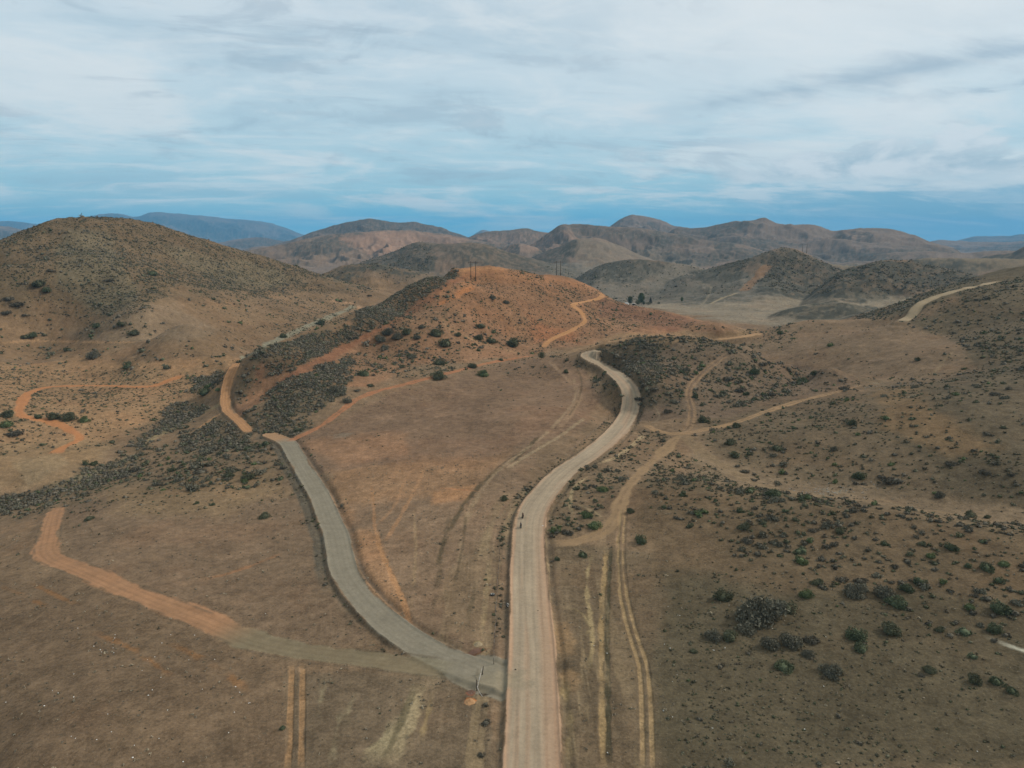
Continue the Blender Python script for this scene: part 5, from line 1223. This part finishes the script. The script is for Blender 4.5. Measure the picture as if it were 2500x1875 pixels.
def cyclist(u, v, shirt, bag, lb_b, lb_p, hat):
    p = cast(u, v)[0]
    s = float(L_[np.argmin(np.hypot(P1[:,0]-p[0], P1[:,1]-p[1]))]); _, t_ = on_road(s, 0)
    rz = math.atan2(-t_[1], -t_[0])-math.pi/2            # +Y of the bicycle points towards the camera
    b = root_at('bicycle', p, rz, label=lb_b, category='bicycle', group='loaded bicycles ridden down the main road')
    mf = mat_simple('bicycle frame', (.05,.05,.06), rough=.4); mb = mat_simple('pannier cloth', bag, var=.2)
    for yy, nm in ((-.52, 0), (.52, 1)):
        w_ = part('wheel', torus(.34, .028, 32, 8, 'x', (0, yy, .37)), M_RUB, b, True)
        sp_ = [((0, yy, .37), (0, yy+.32*math.cos(k*math.pi/6), .37+.32*math.sin(k*math.pi/6)), .004, .004) for k in range(12)]
        part('spokes', tubes(sp_+[((-.04,yy,.37),(.04,yy,.37),.03,.03)], 4), M_STEEL, w_)
    part('frame', tubes([((0,-.52,.37),(0,-.08,.32),.014,.016),((0,-.08,.32),(0,-.22,.86),.02,.016),((0,-.2,.78),(0,.34,.82),.02,.02),((0,-.08,.32),(0,.36,.70),.022,.022),((0,-.52,.37),(0,-.2,.78),.012,.012),((0,.33,.92),(0,.37,.68),.02,.02),((0,.37,.68),(0,.52,.37),.018,.016),((0,.33,.92),(0,.32,1.0),.015,.015)], 6), mf, b)
    part('handlebar', tubes([((-.27,.27,1.02),(-.1,.34,1.02),.014,.014),((-.1,.34,1.02),(.1,.34,1.02),.014,.014),((.1,.34,1.02),(.27,.27,1.02),.014,.014)], 6), mf, b)
    part('saddle', join(ellip((0,-.26,.92), (.085,.10,.035)), ellip((0,-.13,.92), (.035,.11,.025))), M_RUB, b, True)
    part('crank', tubes([((-.09,-.08,.32),(.09,-.08,.32),.015,.015),((.09,-.08,.32),(.09,.09,.34),.012,.012),((-.09,-.08,.32),(-.09,-.25,.30),.012,.012),((.07,.09,.34),(.17,.09,.34),.02,.02),((-.17,-.25,.30),(-.07,-.25,.30),.02,.02)], 6), M_STEEL, b)
    for s_ in (-1, 1):
        part('pannier', join(bxm(min(s_*.09,s_*.25), max(s_*.09,s_*.25), .40, .68, .22, .62), ellip((s_*.17,.54,.62), (.09,.15,.06))), mb, b)
        part('pannier', join(bxm(min(s_*.09,s_*.27), max(s_*.09,s_*.27), -.74, -.40, .30, .74), ellip((s_*.18,-.57,.74), (.10,.18,.06))), mb, b)
    part('handlebar_bag', join(bxm(-.14,.14,.38,.58,.84,1.04), ellip((0,.48,1.04),(.14,.10,.03))), mb, b)
    q_ = root_at('person', p, rz, label=lb_p, category='person', group='cyclists riding down the main road')
    sh = mat_simple('shirt', shirt, var=.2); tr = mat_simple('dark shorts', (.03,.03,.035))
    N = [(0,-.24,.98,.13),(0,-.17,1.15,.125),(0,-.05,1.34,.14),(0,.02,1.45,.075),(0,.07,1.54,.055),
      (-.18,.0,1.42,.06),(-.29,.13,1.22,.042),(-.26,.27,1.06,.034),(.18,.0,1.42,.06),(.29,.13,1.22,.042),(.26,.27,1.06,.034),
      (-.10,-.20,.93,.09),(-.13,.10,.80,.065),(-.12,-.12,.48,.045),(-.12,-.24,.33,.035),(-.12,-.10,.31,.032),
      (.10,-.20,.93,.09),(.13,.18,.90,.065),(.12,.02,.55,.045),(.12,.07,.39,.035),(.12,.21,.37,.032),(0,.085,1.60,.078),(0,.09,1.67,.094),(0,.09,1.73,.085)]
    E_ = [(0,1),(1,2),(2,3),(3,4),(2,5),(5,6),(6,7),(2,8),(8,9),(9,10),(0,11),(11,12),(12,13),(13,14),(14,15),(0,16),(16,17),(17,18),(18,19),(19,20),(4,21),(21,22),(22,23)]
    skinned('body', N, E_, M_SKIN, q_)
    # nose, ears, eyes and fingers closed on the grips
    fg = []
    for s_ in (-1, 1):
        for k in range(4): x0 = s_*(.225+.022*k); fg += [((x0,.285,1.045),(x0,.305,1.045-.002*k),.010,.009),((x0,.305,1.045),(x0,.30,1.005),.009,.007)]
        fg += [((s_*.215,.265,1.05),(s_*.205,.285,1.01),.011,.008)]
    part('fingers', tubes(fg, 5), M_SKIN, q_)
    part('face', join(ellip((0,.195,1.655),(.014,.022,.022)), ellip((-.088,.10,1.66),(.014,.02,.03)), ellip((.088,.10,1.66),(.014,.02,.03))), M_SKIN, q_, True)
    N2 = [(0,-.20,1.06,.155),(0,-.15,1.18,.15),(0,-.05,1.34,.165),(0,.01,1.43,.10),(-.185,.0,1.41,.078),(-.25,.08,1.29,.066),(.185,.0,1.41,.078),(.25,.08,1.29,.066)]
    skinned('shirt', N2, [(0,1),(1,2),(2,3),(2,4),(4,5),(2,6),(6,7)], sh, q_)
    N3 = [(0,-.24,.97,.145),(-.10,-.20,.93,.105),(-.13,.02,.84,.085),(.10,-.20,.93,.105),(.13,.08,.89,.085)]
    skinned('shorts', N3, [(0,1),(1,2),(0,3),(3,4)], tr, q_)
    part('shoes', join(ellip((-.12,-.17,.30),(.045,.13,.05)), ellip((.12,.14,.36),(.045,.13,.05))), M_RUB, q_, True)
    part('eyes', join(ellip((-.035,.178,1.685),(.014,.01,.01)), ellip((.035,.178,1.685),(.014,.01,.01)), ellip((0,.18,1.61),(.028,.008,.007))), M_RUB, q_, True)
    part('helmet', join(ellip((0,.085,1.755),(.105,.14,.075))), mat_simple('helmet', hat, rough=.4), q_, True)
cyclist(1276.3, 1264.8, (.03,.028,.03), (.03,.03,.03), 'farther of two loaded bicycles, with black panniers, on the main road', 'cyclist in black clothes riding the farther loaded bicycle', (.03,.03,.03))
cyclist(1271.5, 1288.8, (.10,.15,.16), (.02,.05,.055), 'nearer of two loaded bicycles, with dark teal panniers, on the main road', 'cyclist in a grey blue shirt riding the nearer loaded bicycle', (.03,.035,.04))

# stones and small litter
def rock(seed, n=1):
    q_ = np.random.RandomState(seed); v_ = ICO_V*q_.uniform(.6, 1.2, (12, 1))*np.array([1,.8,.55]); return v_+np.array([0,0,.3]), ICO_F
RK = []
for s in range(4):
    me = new_mesh('stone', *rock(s), smooth=False); me.materials.append(M_WHITE); RK.append(me)
def stone(u, v, r_, label, grp):
    p = cast(u, v)[0]; o = link('stone', RK[rs.randint(4)], label=label, category='stone', group=grp); o.location = p; o.scale = (r_,)*3; o.rotation_euler = (0,0,rs.uniform(0,6)); return o
wl = [(180,1646),(128,1686),(142,1692),(372,1685),(190,1534),(281,1550),(280,1558),(245,1587),(278,1594),(417,1550),(395,1570),(378,1604),(461,1611),(347,1637),(393,1654),(494,1683),(575,1677),(585,1691),(409,1734),(263,1744),(180,1702),(362,1698),(475,1551),(524,1610),(360,1611),(229,1578),(248,1592),(276,1582),(14,1715),(108,1724),(272,1787),(388,1803),(328,1820),(558,1789),(447,1860),(324,1850),(174,1798),(184,1803),(236,1806),(648,1498),(572,1739),(607,1717),(610,1716),(784,1881)]
def stones(lst, r0, r1, where, grp):
    lst = sorted(lst, key=lambda q: -q[1]); nb = max(1, math.ceil(len(lst)/12))
    for b_ in range(nb):
        row = sorted(lst[b_*12:(b_+1)*12])
        for n_, (u, v) in enumerate(row):
            stone(u, v, rs.uniform(r0, r1), f'small white stone, {ORD[n_]} from left, {ORD[b_] if b_ else "nearest"} row {where}', grp)
stones(wl, .10, .17, 'on lower left field', 'white stones on the lower left field')
stones([(1631,1481),(1655,1502),(1660,1503),(1780,1478),(1743,1588),(1622,1573),(1636,1583),(1653,1648),(1642,1664),(1698,1663),(1830,1698),(1886,1535),(1770,1582),(1741,1587),(1620,1735),(1642,1751),(1740,1778),(1964,1781),(1450,1577),(1482,1595),(1483,1838),(2016,1555),(2011,1676),(2386,1835)], .09, .15, 'on lower right slope', 'white stones on the lower right slope')
stone(1325, 1284, .22, 'lone pale stone on the right edge of the main road', 'stones on the road').data = RK[0]
o = stone(1258.5, 1635, .26, 'dark stone on the left side of the near main road', 'stones on the road'); md = RK[1].copy(); md.materials.clear(); md.materials.append(M_STONE); o.data = md
o = stone(1313.5, 1491, .2, 'dark stone on the right half of the main road', 'stones on the road'); o.data = md
# pale rubble tipped by the tracks
def rubble(u, v, n, sx_, sy_, label):
    p = cast(u, v)[0]; Vs = []
    for k in range(n):
        x, y = p[0]+rs.normal(0, sx_), p[1]+rs.normal(0, sy_); v_, f_ = rock(rs.randint(99)); r_ = rs.uniform(.1,.34)
        Vs.append((v_*r_+np.array([x, y, float(ground_z(x, y))]), f_))
    part('rubble', join(*Vs), M_STONE if False else M_RUBL, kind='stuff', label=label)
M_RUBL = mat_simple('pale rubble', (.30,.29,.26), var=.4)
rubble(2165, 946, 130, 12, 6, 'scatter of pale broken rubble right of the orange track end')
rubble(2040, 1200, 80, 7, 3, 'scatter of pale rubble in the shallow valley')
# mounds of dug soil, a dead branch
M_SOIL1 = mat_simple('dug orange soil', (.34,.19,.09), var=.6, nscale=3); M_SOIL2 = mat_simple('dug pale soil', (.33,.25,.15), var=.6, nscale=3); M_SOIL3 = mat_simple('dug red soil', (.16,.09,.06), var=.6, nscale=3)
def mound(u, v, r_, h_, mat, label, asp=1.0, rot=0):
    p = cast(u, v)[0]; V_, F_ = [], []; nr, na = 9, 28
    for i in range(nr+1):
        t_ = i/nr
        for j in range(na):
            a = 2*math.pi*j/na; rr = r_*t_*(1+.25*float(vnoise(np.array(j*.5), np.array(3.0), 5))); x = rr*math.cos(a)*asp; y = rr*math.sin(a); x, y = x*math.cos(rot)-y*math.sin(rot), x*math.sin(rot)+y*math.cos(rot)
            zz_ = float(ground_z(p[0]+x, p[1]+y))-p[2]; V_.append((x, y, zz_-.06+h_*(1-t_*t_)**1.5*(.8+.4*rs.rand())))
    for i in range(nr):
        for j in range(na):
            a0 = i*na+j; a1 = i*na+(j+1)%na; F_ += [(a0,a0+na,a1+na),(a0,a1+na,a1)]
    o = part('soil_mound', (np.array(V_), np.array(F_)), mat, None, True, label=label, category='soil mound'); o.location = p
mound(1147, 1713, 1.0, .4, M_SOIL1, 'bright orange mound of dug soil below the pole gate')
mound(1151, 1690, .8, .3, M_SOIL3, 'small red heap of dug soil at the foot of the gate post')
mound(1167, 1573, .9, .45, M_SOIL2, 'pale yellowish mound of dug soil above the grey road')
mound(1160, 1591, .8, .22, M_SOIL3, 'long dark red spoil heap beside the pale soil mound', 2.2, .25)
p = cast(1132, 1572)[0]; o = root_at('dead_branch', p, 0, label='dark crooked dead branch lying left of the pale soil mound', category='branch')
part('limb', tubes([((0,0,.08),(-.6,.5,.18),.06,.05),((-.6,.5,.18),(-1.4,.8,.12),.05,.025)], 6), M_POLE, o); part('twig', tubes([((-.6,.5,.18),(-.8,.1,.3),.025,.01),((-.9,.6,.16),(-1.2,1.1,.3),.02,.008)], 5), M_POLE, o)

# far homestead with its trees
HD = 1185
p = at_bearing(1534.5, HD); o = root_at('house', p, .2, label='small white house beside dark trees across the valley', category='house')
w_ = part('wall', bxm(-2.6,2.6,-2.2,2.2,-1,3.0), M_WALL, o)
rf = (np.array([(-2.9,-2.6,3.0),(2.9,-2.6,3.0),(2.9,2.6,3.0),(-2.9,2.6,3.0),(-2.9,0,4.1),(2.9,0,4.1)]), np.array([(0,1,5),(0,5,4),(2,3,4),(2,4,5),(0,4,3),(1,2,5),(0,3,2),(0,2,1)]))
part('roof', rf, M_ROOF, o)
for x in (-1.6, 1.2): part('window', bxm(x-.45, x+.45, -2.26, -2.203, 1.0, 2.0), M_WIN, o)
part('door', bxm(-.35,.45,-2.26,-2.203,-.5,2.0), M_POLE, o)
p = at_bearing(1553, HD-8); o = root_at('shed', p, 0, label='low open shed with a pale roof between the homestead trees', category='shed')
part('roof', bxm(-2.6,2.6,-1.8,1.8,2.5,2.75), M_WALL, o)
for x in (-2.3, 2.3):
    for y in (-1.5, 1.5): part('post', tubes([((x,y,-1),(x,y,2.5),.1,.1)], 6), M_POLE, o)
part('back_wall', bxm(-2.4,2.4,1.5,1.6,-1,2.48), M_POLE, o)
def tree(u, d, H, wd, look, label, cone=False, nm='tree'):
    p = at_bearing(u, d); mt = LOOKS[look][1]; q_ = np.random.RandomState(int(u))
    o = root_at(nm, p, q_.uniform(0,6), label=label, category='tree', group='trees at the homestead')
    th_ = H*(.12 if cone else .3)
    sg = [((0,0,-.5),(0,0,th_),.035*H*.5,.02*H*.5),((0,0,th_),(0.02*H,0,H*.75),.02*H*.5,.004*H)]
    for k in range(6):
        a = k*1.1; sg.append(((0,0,th_+k*H*.06),(wd*.35*math.cos(a),wd*.35*math.sin(a),th_+H*.15+k*H*.08),.006*H,.002*H))
    part('trunk', tubes(sg, 6), M_WOOD, o)
    n_ = 2600; z = q_.uniform(0, 1, n_); 
    if cone: rad = (1-z)**.8*(.8+.3*q_.rand(n_)); 
    else: rad = np.sqrt(np.clip(1-(2*z-1)**2, 0, 1))
    cl_ = q_.randint(0, 16, n_); off = q_.normal(0, .22, (16, 3)); a = q_.uniform(0, 6.28, n_); rr = rad*np.sqrt(q_.rand(n_))*wd/2
    P_ = np.stack([rr*np.cos(a), rr*np.sin(a), th_*.7+z*(H-th_*.7)], 1)+off[cl_]*np.array([wd*.45, wd*.45, H*.10])*(0.25 if cone else 1)
    A_ = q_.normal(size=(n_,3)); A_ /= np.linalg.norm(A_,axis=1)[:,None]; B_ = np.cross(A_, q_.normal(size=(n_,3))); B_ /= np.linalg.norm(B_,axis=1)[:,None]; s_ = .045*H*q_.uniform(.6,1.4,(n_,1))
    V_ = np.stack([P_-A_*s_*.6-B_*s_*.4, P_-A_*s_*.2+B_*s_*.5, P_+A_*s_*.8], 1).reshape(-1,3)
    part('crown', (V_, np.arange(3*n_).reshape(-1,3)), mt, o)
tree(1543.5, HD+5, 13.5, 8, 'green', 'dark dense round tree right behind the small white house')
tree(1571, HD+10, 19, 10, 'bright', 'tallest bright green tree at the far homestead')
tree(1563, HD-12, 8.5, 9.5, 'green', 'low spreading green tree in front of the tallest one')
tree(1594, HD+30, 10, 6.5, 'dark', 'dark pointed conifer right of the tallest tree', True, 'conifer')
tree(1589, HD-2, 5, 10, 'olive', 'low grey green tree in front of the dark conifer')
tree(1577, HD-6, 6, 5, 'green', 'small dark tree at the right foot of the tallest tree')
tree(1672, HD+10, 8, 4.5, 'bright', 'lone bright green tree right of the homestead')
tree(1614, HD, 4, 5, 'olive', 'small olive tree between the homestead and the lone tree')
p = cast(1324, 877)[0]; rr_ = 1.0
tree_d = math.hypot(p[0], p[1]); tree(1324, tree_d, 4.6, 4.2, 'green', 'small dark green tree where the red track meets the ridge path')
bpy.data.objects[[o.name for o in sc.collection.objects if o.name.startswith('tree')][-1]]['group'] = 'lone small trees'

# ------------------------------------------------------------------ air
hz = bpy.data.materials.new('air'); hz.use_nodes = True; t = NT(hz.node_tree); t.n.clear()
o_ = t.new('ShaderNodeOutputMaterial'); pv = t.new('ShaderNodeVolumePrincipled'); t.l.new(pv.outputs[0], o_.inputs['Volume'])
pv.inputs['Color'].default_value = (0.18, 0.57, 0.95, 1); pv.inputs['Density'].default_value = 4.6e-5; pv.inputs['Anisotropy'].default_value = 0.0
try: hz.cycles.homogeneous_volume = True
except Exception: pass
zlo, zhi = float(Z.min())-1.5, float(max(Z.max(), HC))+30
hb = part('haze', bxm(-26000,26000,-26000,26000,zlo,zhi), hz, kind='stuff', label='thin bluish air over the whole valley')
